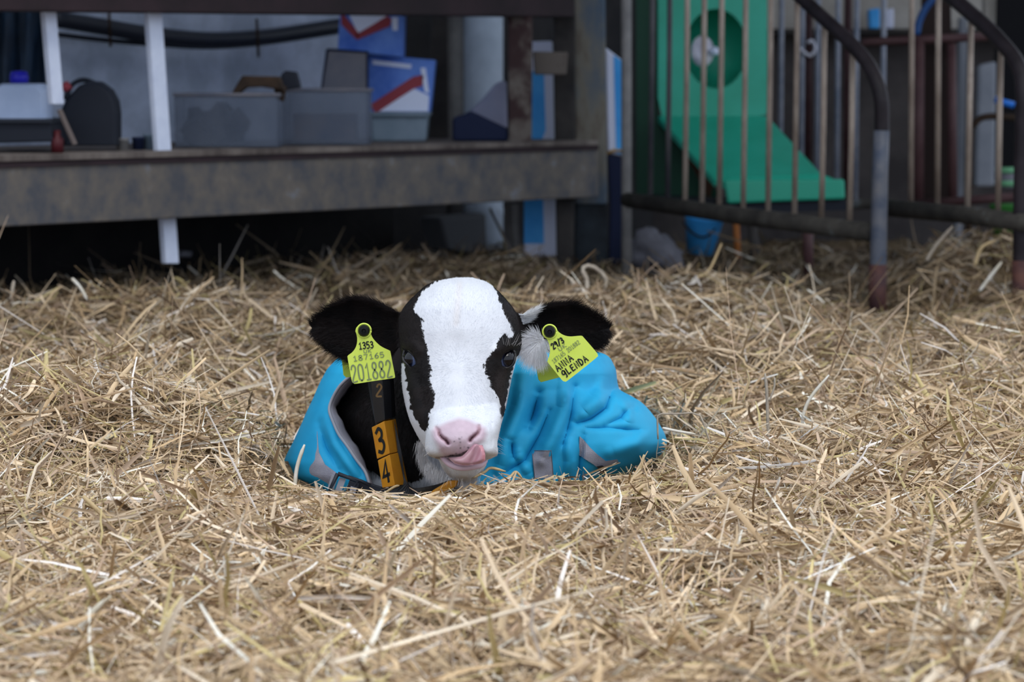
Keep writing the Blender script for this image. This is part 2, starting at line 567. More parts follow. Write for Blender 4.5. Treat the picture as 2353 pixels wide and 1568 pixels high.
# white slats
for nm, pts, lab in (('left', [(102, 14), (129, 14), (150, 240), (121, 240)], 'short white slat leaning at the far left, ending above the dark can'),
                     ('right', [(340, 20), (371, 20), (391, 335), (363, 335)], 'long white slat leaning behind the shelf beam beside the clear crates')):
    if nm == 'left':
        o = polyB([(102, 14), (129, 14), (148, 240), (122, 240)], .056, .016).build('slat', M['whitebar'], None, bevel=.002)
    else:
        o = polyB([(340, 14), (372, 14), (412, 606), (382, 606)], .056, .016).build('slat', M['whitebar'], None, bevel=.002)
    tag(o, lab, 'slat')

# black pipe sagging along the wall
pp = spline([PB(x, y, .66) for x, y in ((120, 42), (240, 62), (350, 80), (480, 92), (600, 86), (700, 72), (790, 58))], 30)
T = thing('drain_pipe', pp[15], 'thick black flexible pipe sagging along the whitewashed wall above the crates', 'pipe')
MB().tube(pp, .021, 12).build('pipe_run', M['pipe'], T, smooth=True)
MB().tube(spline([PB(x, y, .665) for x, y in ((120, 78), (240, 92), (350, 101), (480, 108), (600, 100), (700, 86), (790, 72))], 30), .006, 8).build('cable', M['blackplastic'], T, smooth=True)
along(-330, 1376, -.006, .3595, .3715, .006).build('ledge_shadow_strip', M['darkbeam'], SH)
for x, y in ((590, 88), (250, 64)):
    MB().tube([PB(x, y - 44, .655), PB(x + 2, y, .638), PB(x + 4, y + 42, .655)], .004, 6).build('strap', M['rust'], T)


# a round-shouldered can: front outline lofted through its depth
def can(outline, off, depth, m, parent, name='body'):
    mb = MB()
    c = np.mean(np.array(outline), axis=0)
    n = len(outline)
    rings = []
    for k, (d, s) in enumerate(((0, .86), (.12, .97), (.3, 1), (.7, 1), (.88, .97), (1, .86))):
        Yc = float(PB(c[0], 300, off)[1])
        q = [P(c[0] + (x - c[0]) * s, c[1] + (y - c[1]) * (s if y < c[1] else 1), Yc) + np.array([0, depth * d, 0]) for x, y in outline]
        rings.append([np.array([p[0], p[1], max(p[2], .3865)]) for p in q])
    vs = [p for r_ in rings for p in r_]
    fs = [tuple(range(n)), tuple(reversed([5 * n + i for i in range(n)]))]
    for k in range(5):
        fs += [(k * n + i, (k + 1) * n + i, (k + 1) * n + (i + 1) % n, k * n + (i + 1) % n) for i in range(n)]
    mb.add(vs, fs)
    return mb.build(name, m, parent, smooth=False, bevel=.003)

T = thing('jerrycan', PZ(50, .3, .386), 'white jerrycan with a round blue screw cap at the left end of the shelf', 'can')
can([(-30, 262), (-30, 205), (0, 192), (88, 192), (104, 208), (108, 285), (-30, 285)], .20, .14, M['white'], T)
MB().lathe(PB(44, 191, .26), [(0, .020), (.012, .022), (.026, .019), (.028, .0)], 18).build('cap', M['bluecap'], T, smooth=True)
tray = thing('storage_tray', PZ(50, .2, .386), 'low black plastic tray under the white jerrycan', 'tray')
polyI([(-40, 278), (116, 278), (122, 326), (-40, 330)], .12, .3).build('tray_body', M['blackplastic'], tray, bevel=.004)
polyI([(-44, 274), (120, 274), (120, 282), (-44, 282)], .113, .315).build('rim', M['darkplastic'], tray)

T = thing('oil_can', PZ(205, .2, .386), 'tall dark round-shouldered can with a red cap beside the short white slat', 'can')
can([(140, 335), (132, 262), (150, 225), (178, 196), (205, 186), (228, 188), (252, 206), (266, 232), (270, 262), (270, 335)], .14, .10, M['blackplastic'], T)
MB().lathe(PB(158, 208, .19), [(0, .010), (.010, .011), (.020, .009), (.021, 0)], 14, axis=(-.5, 0, .8)).build('cap', M['boxred'], T, smooth=True)
MB().tube(spline([PB(150, 228, .19), PB(165, 196, .19), PB(190, 184, .19), PB(215, 190, .19)], 12), .006, 8).build('handle', M['blackplastic'], T, smooth=True)
o = MB().tube([PB(136, 252, .05), PB(172, 332, .03)], .006, 8).build('wooden_stick', mat('grey_stick', (.15, .12, .11), .8), None)
tag(o, 'thin grey stick leaning in front of the dark round-shouldered can', 'stick')
o = MB().lathe(PZ(132, .06, .386), [(0, .014), (.03, .014), (.036, .008), (.05, .007), (.05, 0)], 12).build('small_bottle', M['darkred'], None, smooth=True)
tag(o, 'small dark red bottle at the foot of the short white slat', 'bottle')
for x, h, mm, lab in ((282, .028, 'galv', 'small grey tin on the shelf just right of the dark round-shouldered can'), (318, .030, 'navy', 'small dark blue pot on the shelf left of the long white slat'), (344, .036, 'tubgrey', 'small pale blue-grey pot touching the long white slat')):
    o = MB().lathe(PZ(x, .12, .386), [(0, .013), (h * .8, .014), (h * .82, .015), (h, .015), (h, 0)], 14).build('small_pot', M[mm], None, smooth=True)
    tag(o, lab, 'pot')


def crate(px0, px1, pytop, pybot, off, depth, label, lidname=None, content=None):
    T = thing('storage_crate', PZ((px0 + px1) / 2, off + depth / 2, .386), label, 'crate')
    Yc = float(PB((px0 + px1) / 2, 300, off)[1])
    a = P(px0, 320, Yc); b = P(px1, 320, Yc); a[2] = b[2] = .388
    z1 = P((px0 + px1) / 2, pytop, Yc)[2]
    H_ = np.array([0, 0, z1 - .388]); D = np.array([0, depth, 0]); t = .003
    mb = MB()
    u = (b - a) / np.linalg.norm(b - a)
    mb.prism([a, b, b + H_, a + H_], (0, t, 0))
    mb.prism([a + D, b + D, b + D + H_, a + D + H_], (0, -t, 0))
    mb.prism([a, a + D, a + D + H_, a + H_], u * t)
    mb.prism([b, b + D, b + D + H_, b + H_], -u * t)
    mb.prism([a, b, b + D, a + D], (0, 0, t))
    mb.build('crate_body', M['clearbox'], T)
    rim = MB()
    z_ = H_ * 1.0
    for p0, p1 in ((a, b), (a + D, b + D), (a, a + D), (b, b + D)):
        rim.tube([p0 + z_, p1 + z_], .005, 6)
    rim.build('rim', M['clearlid'], T)
    return T, a, b, D, u

T, a, b, D, u = crate(402, 640, 218, 328, .12, .20, 'cloudy clear crate full of dark bits, left of the two clear crates')
mb = MB()
for i in range(26):
    c = a + (b - a) * random.uniform(.14, .62) + D * random.uniform(.12, .8) + np.array([0, 0, random.uniform(.02, .072)])
    s = random.uniform(.014, .026)
    v = np.random.default_rng(i).normal(size=(3, 3)); q, _ = np.linalg.qr(v)
    mb.box(c, q[0] * s, q[1] * s * .7, q[2] * s * 1.3)
cc = mb.build('crate_contents', M['darkplastic'], T); cc['kind'] = 'stuff'
T, a, b, D, u = crate(652, 846, 207, 328, .10, .22, 'cloudy clear crate holding a pale packet, right of the two clear crates')
MB().prism([a + (b - a) * .1 + np.array([0, .03, 0]) + [0, 0, .01], a + (b - a) * .85 + np.array([0, .03, 0]) + [0, 0, .01], a + (b - a) * .85 + np.array([0, .03, 0]) + [0, 0, .075], a + (b - a) * .1 + np.array([0, .03, 0]) + [0, 0, .075]], (0, .1, 0)).build('crate_contents', mat('pale_packet', (.16, .14, .16), .7, col2=(.09, .11, .17), scale=12), T)
# crate lid standing upright
o = polyI([(750, 112), (846, 118), (846, 205), (736, 205)], .34, .012).build('crate_lid', M['clearlid'], None, bevel=.003)
tag(o, 'smoky grey plastic lid standing upright behind the right clear crate', 'lid')
Yl = float(PB(795, 300, .34)[1]) - .002
MB().tube([P(x, y, Yl) for x, y in ((752, 114), (844, 120), (844, 205), (739, 205), (752, 114))], .004, 6).build('lid_frame', M['navy'], o)
# rusty clamp lying on the crates
T = thing('rusty_clamp', PB(620, 200, .2), 'rusty brown metal clamp lying across the tops of the clear crates', 'tool')
polyI([(532, 214), (556, 174), (642, 176), (654, 208), (600, 200), (566, 202), (548, 216)], .08, .05).build('bar', M['rust'], T, bevel=.004)
polyI([(644, 172), (656, 162), (680, 165), (690, 202), (652, 208)], .07, .06).build('jaw', M['blackplastic'], T, bevel=.004)
polyI([(628, 200), (658, 198), (652, 234), (634, 228)], .065, .02).build('hook', M['rust'], T, bevel=.003)


def printed_box(quad, off, depth, label, red, white, dots):
    c = np.mean(np.array(quad), axis=0)
    Yq = float(PB(c[0], 300, off)[1])
    T = thing('cardboard_box', PB(c[0], quad[2][1], off + depth / 2), label, 'box')
    polyY(quad, Yq, depth).build('carton', M['boxblue'], T, bevel=.003)
    e = -.0015
    polyY(white, Yq + e, .001).build('white_panel', M['boxwhite'], T)
    for r_ in red: polyY(r_, Yq + e - .001, .001).build('red_stripe', M['boxred'], T)
    for d_ in dots: polyY(d_, Yq + e - .001, .001).build('print', M['boxwhite'], T)

printed_box([(782, 5), (930, 5), (926, 132), (776, 116)], .30, .16, 'blue and white box with a red chevron, upper of the two stacked boxes',
            [[(784, 30), (792, 36), (826, 78), (818, 90), (784, 56)], [(818, 80), (890, 36), (900, 44), (896, 60), (820, 92)]],
            [(790, 8), (892, 8), (886, 40), (822, 76)], [[(900, 40), (914, 40), (914, 70), (902, 70)]])
printed_box([(846, 124), (1000, 138), (988, 258), (846, 258)], .28, .18, 'blue and white box with a red stripe, lower of the two stacked boxes',
            [[(852, 240), (950, 176), (974, 172), (970, 198), (950, 204), (862, 262)]],
            [(868, 256), (952, 204), (986, 220), (984, 256)], [[(856, 138), (946, 148), (944, 158), (856, 148)], [(966, 156), (978, 156), (986, 214), (976, 212)]])
T = thing('plastic_tub', PZ(915, .3, .386), 'blue-grey plastic tub beneath the two stacked boxes', 'tub')
polyI([(850, 262), (984, 262), (978, 330), (854, 330)], .26, .2).build('tub_body', M['tubgrey'], T, bevel=.006)
polyI([(847, 258), (988, 258), (987, 268), (848, 268)], .25, .22).build('rim', M['tubgrey'], T, bevel=.003)
# dark upright board and white drum
o = polyI([(992, 40), (1028, 38), (1030, 330), (980, 330)], .50, .05).build('upright_board', M['darkpost'], None, bevel=.003)
tag(o, 'dark upright board standing right of the stacked blue boxes', 'board')
b0 = PZ(1110, .80, -.05)
T = thing('white_drum', b0, 'tall white drum standing behind the right end of the shelf', 'drum')
MB().lathe(b0, [(0, .058), (.2, .06), (.21, .064), (.22, .06), (.78, .06), (.80, .052), (.82, .05), (.82, 0)], 26).build('drum_body', mat('off_white_drum', (.55, .64, .76), .6, col2=(.42, .5, .6), scale=5), T, smooth=True)
b0 = PZ(1048, .86, .0)
o = MB().lathe(b0, [(0, .03), (.8, .03), (.8, 0)], 16).build('grey_pipe', M['galv'], None, smooth=True)
tag(o, 'upright grey pipe just left of the tall white drum', 'pipe')
# crumpled bag and a paper sack on the shelf near the posts
o = polyI([(1075, 258), (1108, 228), (1140, 190), (1164, 184), (1166, 300), (1110, 286)], .18, .05).build('paper_sack', mat('pale_lilac_sack', (.24, .26, .36), .8, col2=(.3, .3, .4), scale=8), None, bevel=.01)
tag(o, 'crumpled pale sack leaning against the rusty post', 'sack')
o = polyI([(1068, 262), (1080, 254), (1168, 296), (1168, 330), (1040, 330), (1040, 270)], .12, .05).build('rolled_cloth', M['navy'], None, bevel=.008)
tag(o, 'dark navy cloth heaped below the crumpled pale sack', 'cloth')
# hanging tarp at far left
mb = MB(); vs = []; fs = []
xs = np.linspace(-60, 112, 26); ys = np.linspace(10, 270, 14)
for j, y in enumerate(ys):
    for i, x in enumerate(xs):
        vs.append(PB(x, y, .56 + .03 * math.sin(i * .9 + j * .15) + .015 * math.sin(i * 2.3)))
for j in range(13):
    for i in range(25): fs.append((j * 26 + i, j * 26 + i + 1, (j + 1) * 26 + i + 1, (j + 1) * 26 + i))
o = mb.add(vs, fs).build('hanging_tarp', M['tarp'], None, smooth=True)
md = o.modifiers.new('solid', 'SOLIDIFY'); md.thickness = .002
tag(o, 'dark blue tarpaulin hanging in folds behind the white jerrycan', 'tarp')


def sack(outline, off, depth, label, blue, name='feed_sack', ring=None, navy=None):
    c = np.mean(np.array(outline), axis=0)
    T = thing(name, PB(c[0], max(p[1] for p in outline), off + depth / 2), label, 'sack')
    Yq = float(PB(c[0], 300, off)[1])
    polyY(outline, Yq, depth).build('sack_body', M['sackwhite'], T, bevel=.006)
    polyY(blue, Yq - .002, .002).build('blue_stripe', M['sackblue'], T)
    if ring:
        MB().tube([P(x, y, Yq - .004) for x, y in ring], .004, 8).build('tie', M['gold'], T, smooth=True)
    if navy: polyY(navy, Yq - .003, depth).build('lower_wrap', M['navy'], T, bevel=.004)

sack([(1204, 96), (1270, 94), (1280, 590), (1204, 590)], .20, .06, 'tall blue and white feed sack seen between the rusty post and the dark post', [(1204, 160), (1250, 168), (1254, 300), (1246, 320), (1250, 560), (1204, 560)])
sack([(1390, 108), (1432, 140), (1434, 360), (1396, 352)], .02, .05, 'blue and white feed sack with a gold tie, beside the corner post', [(1410, 126), (1432, 142), (1434, 356), (1416, 352)],
     ring=[(1396, 352), (1410, 346), (1426, 346), (1434, 354)], navy=[(1396, 356), (1434, 362), (1434, 470), (1426, 660), (1398, 660), (1402, 470)])
# bits below the shelf
o = polyB([(1010, 500), (1118, 490), (1122, 590), (1030, 575)], .55, .08).build('pale_block', mat('grey_block', (.10, .105, .115), .9), None, bevel=.01)
tag(o, 'pale grey block in the shadow below the right end of the shelf', 'block')
o = MB().tube([PB(1126, 480, .3), PB(1172, 575, .2)], .004, 6).build('wooden_stick', M['ledge'], None)
tag(o, 'thin stick leaning in the shadow below the rusty post', 'stick')
o = polyB([(412, 590), (424, 576), (445, 578), (440, 592)], .6, .05).build('paper_scrap', M['wad'], None, bevel=.004)
tag(o, 'pale scrap lying at the foot of the long white slat', 'scrap')

# ---------------------------------------------------------------- green feeder
GY = 8.75
T = thing('calf_feeder', P(1640, 470, GY), 'bright green moulded plastic calf feeder with a round bowl opening and a sloping chute', 'feeder')
# front panel with a round hole
hole = [(1645 + 72 * math.cos(t), 112 + 92 * math.sin(t)) for t in np.linspace(0, 2 * math.pi, 33)[:-1]]
outer = []
for x, y in hole:
    dx, dy = x - 1645, y - 112
    k = min((118 if dx > 0 else 133) / (abs(dx) + 1e-6), (158 if dy > 0 else 420) / (abs(dy) + 1e-6))
    outer.append((1645 + dx * k, 112 + dy * k))
vs = []; fs = []
n = len(hole)
for ring, Y in ((outer, GY), (hole, GY), (hole, GY + .03), (outer, GY + .03)):
    vs += [P(x, y, Y) for x, y in ring]
for k in range(3):
    fs += [(k * n + i, k * n + (i + 1) % n, (k + 1) * n + (i + 1) % n, (k + 1) * n + i) for i in range(n)]
MB().add(vs, fs).build('front_panel', M['green'], T)
# corner fill above and below
# bowl behind the hole
vs = []; fs = []
for k, (s, d) in enumerate(((1.0, .02), (1.0, .10), (.9, .15), (.6, .18), (.05, .19))):
    vs += [P(1645 + (x - 1645) * s, 112 + (y - 112) * s, GY + d) for x, y in hole]
for k in range(4):
    fs += [(k * n + i, k * n + (i + 1) % n, (k + 1) * n + (i + 1) % n, (k + 1) * n + i) for i in range(n)]
MB().add(vs, fs).build('bowl', M['green'], T, smooth=True)
MB().lathe(P(1612, 118, GY + .02), [(0, .0), (.0, .048), (.008, .052), (.02, .05), (.02, 0)], 22, axis=(.15, -1, 0), ref=(0, 0, 1), sq=(.85, .62)).build('steel_plate', M['steel'], T, smooth=True)
MB().lathe(P(1640, 118, GY + .0), [(0, .011), (.02, .013), (.034, .008), (.036, 0)], 14, axis=(.1, -1, 0), ref=(0, 0, 1)).build('teat', M['boxwhite'], T, smooth=True)
# side panel (dark)
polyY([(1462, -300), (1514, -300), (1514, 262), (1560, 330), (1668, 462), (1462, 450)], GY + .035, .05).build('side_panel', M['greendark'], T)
polyY([(1546, 310), (1640, 420), (1630, 462), (1600, 400)], GY + .015, .02).build('side_gap', M['rustgap'], T)
# chute: slopes towards the viewer
ch = [P(1512, 266, GY), P(1763, 266, GY), P(1888, 400, GY - .42), P(1942, 432, GY - .46), P(1668, 436, GY - .46), P(1640, 412, GY - .42)]
MB().prism([ch[0], ch[1], ch[2], ch[5]], (0, .0, -.02)).build('chute', M['green'], T, bevel=.003)
MB().prism([ch[5], ch[2], P(1940, 421, GY - .445), P(1664, 423, GY - .445)], (0, 0, -.012)).build('chute_step', M['green'], T)
MB().prism([P(1664, 415, GY - .46), P(1940, 412, GY - .46), P(1942, 458, GY - .46), P(1672, 468, GY - .46)], (0, .03, 0)).build('chute_lip', M['greenlip'], T, bevel=.006)
polyY([(1664, 466), (1944, 458), (1944, 484), (1664, 490)], GY - .44, .4).build('base', M['blackplastic'], T)
polyY([(1462, 452), (1670, 462), (1670, 488), (1462, 480)], GY - .2, .3).build('base', M['blackplastic'], T)

# ---------------------------------------------------------------- gates with bent tube hoops
G0, G1 = np.array([.30, 8.16]), np.array([.835, 7.1])


def gate_pt(px, z, A=G0, B=G1):
    d = (px - CX) / FPX * math.cos(0)  # direction x/y
    # ray (x = k*y*(cos..)) intersect line A-B in plan
    r = ray(px, 400); k = r[0] / r[1]
    # A + t(B-A): x = k*y
    t = (k * A[1] - A[0]) / ((B[0] - A[0]) - k * (B[1] - A[1]))
    p = A + t * (B - A)
    return np.array([p[0], p[1], z])

T = thing('gate', (G0[0], G0[1], 0), 'barred steel gate with a bent tube hoop, in front of the green feeder', 'gate')
bars = [1497, 1537, 1577, 1616, 1656, 1711, 1768, 1829, 1891, 1956]
for i, x in enumerate(bars):
    top = 1.0
    # bars under the hoop stop at the tube
    if x > 1840: top = gate_pt(x, 0)[2] + .55 - (np.interp(x, [1840, 1891, 1956], [0, 45, 110]) - 180) * gate_pt(x, 0)[1] / 7200
    MB().tube([gate_pt(x - 3, .215), gate_pt(x, (top + .2) / 2), gate_pt(x + 1, top)], .0068, 8).build('bar', M['bardark'] if i < 2 else M['bar'], T, smooth=True)
MB().tube([gate_pt(1440, .235), gate_pt(1700, .215), gate_pt(2012, .20)], [.02, .022, .022], 10).build('bottom_rail', M['rail'], T, smooth=True)
MB().tube([gate_pt(1441, -.1), gate_pt(1439, .5), gate_pt(1437, 1.0)], .0135, 12).build('hinge_post', M['galv'], T, smooth=True)
py_ = G1[1]
MB().tube([gate_pt(1437, .995), gate_pt(1840, .995)], .016, 10).build('top_rail', M['rail'], T, smooth=True)
hp = spline([P(2018, 560, py_), P(2022, 400, py_), P(2026, 290, py_), P(2022, 215, py_), P(1996, 150, py_ + .04), P(1950, 95, py_ + .1), P(1890, 40, py_ + .2), P(1836, -10, py_ + .28), P(1760, -80, py_ + .4)], 40)
MB().tube(hp, np.interp(np.arange(40), [0, 40], [.0175, .0165]), 14).build('hoop_tube', M['hoop'], T, smooth=True)
MB().tube([P(2016, 735, py_ - .005), P(2018, 600, py_ - .005), P(2022, 400, py_ - .005), P(2026, 300, py_ - .005)], [.0188, .0188, .0182, .0177], 14).build('upright_post', M['postgrey'], T, smooth=True)
MB().tube([P(2016, 745, py_ - .005), P(2017, 608, py_ - .005)], .0202, 14).build('post_foot', M['postrust'], T, smooth=True)

T = thing('gate', (P(2190, 500, 7.4)), 'barred hooped gate cut off by the right edge of the photo', 'gate')
H0, H1 = P(2050, 470, 7.6)[:2], P(2348, 500, 7.05)[:2]
for x0, x1 in ((2093, 2097), (2154, 2158), (2223, 2232), (2293, 2300)):
    Yb = np.interp(x0, [2050, 2348], [7.6, 7.05])
    yt = np.interp(x1, [2190, 2345], [0, 150]) if x1 > 2180 else -300
    MB().tube([P(x0, np.interp(x0, [2050, 2348], [462, 500]), Yb), P(x1, yt, Yb)], .0068, 8).build('bar', M['bar'], T, smooth=True)
MB().tube([P(2040, 478, 7.6), P(2200, 492, 7.3), P(2356, 512, 7.02)], .021, 10).build('bottom_rail', M['rail'], T, smooth=True)
hp = spline([P(2345, 740, 7.05), P(2346, 500, 7.05), P(2350, 300, 7.05), P(2352, 220, 7.05), P(2340, 150, 7.08), P(2290, 85, 7.15), P(2230, 30, 7.25), P(2170, -20, 7.35), P(2090, -80, 7.5)], 40)
MB().tube(hp, .018, 14).build('hoop_tube', M['hoop'], T, smooth=True)
MB().tube([P(2345, 735, 7.03), P(2345, 600, 7.03)], .0195, 14).build('post_foot', M['postrust'], T, smooth=True)

T = thing('rear_gate', P(1880, 470, 9.3), 'thin pale barred gate standing behind the green feeder', 'gate')
for x, mm in ((1795, 'barblue'), (1843, 'barblue'), (1879, 'barblue'), (1925, 'barblue'), (1968, 'barblue'), (2030, 'barblue')):
    MB().tube([P(x - 3, 470, 9.3), P(x + 3, -200, 9.3)], .008, 8).build('bar', M[mm], T, smooth=True)
for x, mm in ((1858, 'maroon'), (1948, 'maroon')):
    MB().tube([P(x - 3, 470, 9.33), P(x + 3, -200, 9.33)], .012, 8).build('upright', M[mm], T, smooth=True)
MB().tube([P(1780, 472, 9.3), P(2060, 468, 9.3)], .015, 8).build('bottom_rail', M['rail'], T, smooth=True)
# metal hook on the rear gate
o = MB().tube(spline([P(1830, 105, 9.285), P(1845, 118, 9.285), P(1862, 128, 9.285), P(1874, 112, 9.285), P(1866, 94, 9.285), P(1856, 98, 9.28)], 20), .005, 8).build('steel_hook', M['steel'], None, smooth=True)
tag(o, 'bright steel hook hanging on the thin pale gate right of the green feeder', 'hook')

# far right background
T = thing('maroon_frame', P(2150, 470, 8.6), 'maroon tube frame with a dark brown board, behind the right hooped gate', 'frame')
MB().tube([P(1980, 98, 8.6), P(2100, 92, 8.6), P(2300, 82, 8.6)], .012, 8).build('rail', M['maroon'], T, smooth=True)
MB().tube([P(2110, 480, 8.6), P(2112, 88, 8.6)], .015, 8).build('upright', M['maroon'], T, smooth=True)
polyY([(2120, -200), (2180, -200), (2196, 480), (2118, 480)], 8.66, .03).build('board', M['brown'], T)
MB().tube([P(2190, 480, 8.6), P(2186, 100, 8.6)], .013, 8).build('upright', M['maroon'], T, smooth=True)
MB().tube([P(2100, 470, 8.5), P(2345, 452, 8.3)], .012, 8).build('rail', M['maroon'], T, smooth=True)
o = MB().tube(spline([P(2106, 80, 8.5), P(2112, 50, 8.5), P(2126, 20, 8.5), P(2150, -10, 8.5)], 12), .010, 10).build('hose', M['tealblue'], None, smooth=True)
tag(o, 'dark blue curved hose above the maroon frame', 'hose')
o = polyY([(2248, 150), (2290, 140), (2286, 430), (2240, 430)], 9.3, .05).build('grey_board', M['cloudgrey'], None, bevel=.01)
tag(o, 'pale grey upright panel behind the right hooped gate', 'panel')
o = polyY([(2206, 40), (2224, 40), (2210, 570), (2194, 570)], 9.5, .05).build('grey_board', M['cloudgrey'], None, bevel=.005)
tag(o, 'narrow pale grey strip just right of the dark brown board', 'strip')
o = polyY([(2262, -60), (2296, -60), (2294, 60), (2262, 60)], 9.4, .05).build('cream_board', M['wall_light'], None, bevel=.005)
tag(o, 'cream panel at the top behind the right hooped gate', 'panel')
o = polyY([(2296, -60), (2360, -60), (2360, 420), (2286, 420), (2290, 150)], 9.36, .05).build('black_sheet', mat('black_sheet', (.006, .006, .008), .9), None)
tag(o, 'black sheet filling the corner at the right edge behind the gate', 'sheet')
o = MB().tube([P(2286, 228, 8.9), P(2308, 236, 8.9), P(2330, 242, 8.9)], .010, 10).build('blue_pipe', M['blueplastic'], None, smooth=True)
tag(o, 'bright blue pipe in front of the black sheet at the right edge', 'pipe')
o = MB().tube(spline([P(2226, 580, 8.9), P(2228, 330, 8.9), P(2240, 285, 8.9), P(2270, 268, 8.9), P(2350, 272, 8.9)], 24), .010, 10).build('rusty_bar', M['rust'], None, smooth=True)
tag(o, 'rust brown curved bar below the bright blue pipe', 'bar')
T = thing('green_bucket', P(2310, 440, 8.9), 'pale green striped bucket at the right edge behind the gate', 'bucket')
for y0 in (384, 414):
    MB().lathe(P(2312, y0 + 14, 8.9), [(0, .030), (.016, .032), (.016, 0)], 18).build('band', M['palegreen'], T, smooth=True)
MB().lathe(P(2312, 432, 8.9), [(0, .026), (.055, .028), (.055, 0)], 18).build('bucket_body', M['wad'], T, smooth=True)
o = MB().lathe(P(2325, 560, 8.7), [(0, .05), (.10, .062), (.105, .066), (.11, .062), (.11, 0)], 20).build('green_tub', M['grassgreen'], None, smooth=True)
tag(o, 'grass green tub on the ground at the right edge', 'tub')
# things high up, light blue, in the pale upper wall
for x0, x1, lab, mm in ((1996, 2022, 'small bright blue packet on the wall ledge, left of two', 'sackblue'), (2034, 2054, 'small pale blue packet on the wall ledge, right of two', 'sackwhite')):
    o = polyY([(x0, 22), (x1, 18), (x1, 66), (x0 + 2, 66)], 10.42, .06).build('packet', M[mm], None, bevel=.006)
    tag(o, lab, 'packet')
# below the gates
def blob(name, px, py, Y, rx, ry, rz, m, label, cat, seed=0, amp=.25):
    vs = []; fs = []
    c = P(px, py, Y); nu, nv = 24, 14
    for j in range(nv + 1):
        for i in range(nu):
            th = math.pi * j / nv; ph = 2 * math.pi * i / nu
            d = np.array([math.sin(th) * math.cos(ph), math.sin(th) * math.sin(ph), math.cos(th)])
            k = 1 + amp * (float(vnoise(d[0] * 2.2 + seed * 7, d[1] * 2.2, d[2] * 2.2 + seed)) - .5) * 2
            vs.append(c + d * [rx, ry, rz] * k)
    for j in range(nv):
        for i in range(nu): fs.append((j * nu + i, (j + 1) * nu + i, (j + 1) * nu + (i + 1) % nu, j * nu + (i + 1) % nu))
    o = mesh_obj(name, vs, fs, m, None, smooth=True)
    return tag(o, label, cat)

T = thing('blue_bucket', P(1606, 590, 8.5), 'light blue bucket standing in the straw below the green feeder', 'bucket')
MB().lathe(P(1608, 582, 8.5), [(0, .036), (.092, .052), (.096, .056), (.102, .054), (.102, .048), (.03, .036), (.03, 0)], 22, axis=(.12, -.1, 1)).build('bucket_body', M['sackblue'], T, smooth=True)
MB().tube(spline([P(1566, 508, 8.46), P(1590, 535, 8.44), P(1620, 545, 8.44), P(1648, 520, 8.46)], 14), .003, 6).build('handle', M['darkplastic'], T, smooth=True)
blob('plastic_sheet', 1500, 580, 8.35, .075, .06, .06, M['wad'], 'crumpled grey plastic sheet in the straw left of the light blue bucket', 'sheet', 3, .5)
o = MB().tube([P(1698, 625, 8.3), P(1690, 490, 8.3)], .009, 8).build('orange_peg', M['orange'], None, smooth=True)
tag(o, 'orange peg standing under the gate', 'peg')
for x0, x1, Y, lab in ((1736, 1728, 8.2, 'dark post under the gate just right of the orange peg'), (1858, 1856, 7.9, 'dark maroon post under the gate near the hooped upright')):
    o = MB().tube([P(x0, 640, Y), P(x1, 500, Y)], .013, 8).build('stub_post', M['maroon'] if x0 > 1800 else M['darkpost'], None, smooth=True)
    tag(o, lab, 'post')
# ---------------------------------------------------------------- calf
def rows_arr(keys, tab, step=4.0):
    """keys: list of py; tab: dict name -> list; returns arrays sampled every step"""
    py = np.arange(keys[0], keys[-1] + .01, step)
    if py[-1] < keys[-1]: py = np.append(py, keys[-1])
    return py, {k: np.interp(py, keys, v) for k, v in tab.items()}


def smooth1(a, n=3):
    b = a.copy()
    for _ in range(n):
        b[1:-1] = (b[:-2] + 2 * b[1:-1] + b[2:]) / 4
    return b


def loft(mb, keys, L, R, Yf, Ym, Yb, pf=2.4, pb=2.0, nth=72, step=4.0, sm=2):
    py, t = rows_arr(keys, dict(L=L, R=R, Yf=Yf, Ym=Ym, Yb=Yb), step)
    for k in t: t[k] = smooth1(t[k], sm)
    vs = []; fs = []
    for i, y in enumerate(py):
        c = (t['L'][i] + t['R'][i]) / 2; w_ = (t['R'][i] - t['L'][i]) / 2
        for k in range(nth):
            th = 2 * math.pi * k / nth
            cs, sn = math.cos(th), math.sin(th)
            e = pf if sn > 0 else pb
            u = math.copysign(abs(cs) ** (2 / e), cs); v = abs(sn) ** (2 / e)
            Y = t['Ym'][i] + ((t['Yf'][i] - t['Ym'][i]) * v if sn > 0 else (t['Yb'][i] - t['Ym'][i]) * v)
            vs.append(P(c + w_ * u, y, Y))
    n = len(py)
    for i in range(n - 1):
        for k in range(nth):
            k2 = (k + 1) % nth
            fs.append((i * nth + k, i * nth + k2, (i + 1) * nth + k2, (i + 1) * nth + k))
    fs.append(tuple(range(nth - 1, -1, -1)))
    fs.append(tuple((n - 1) * nth + k for k in range(nth)))
    mb.add(vs, fs)


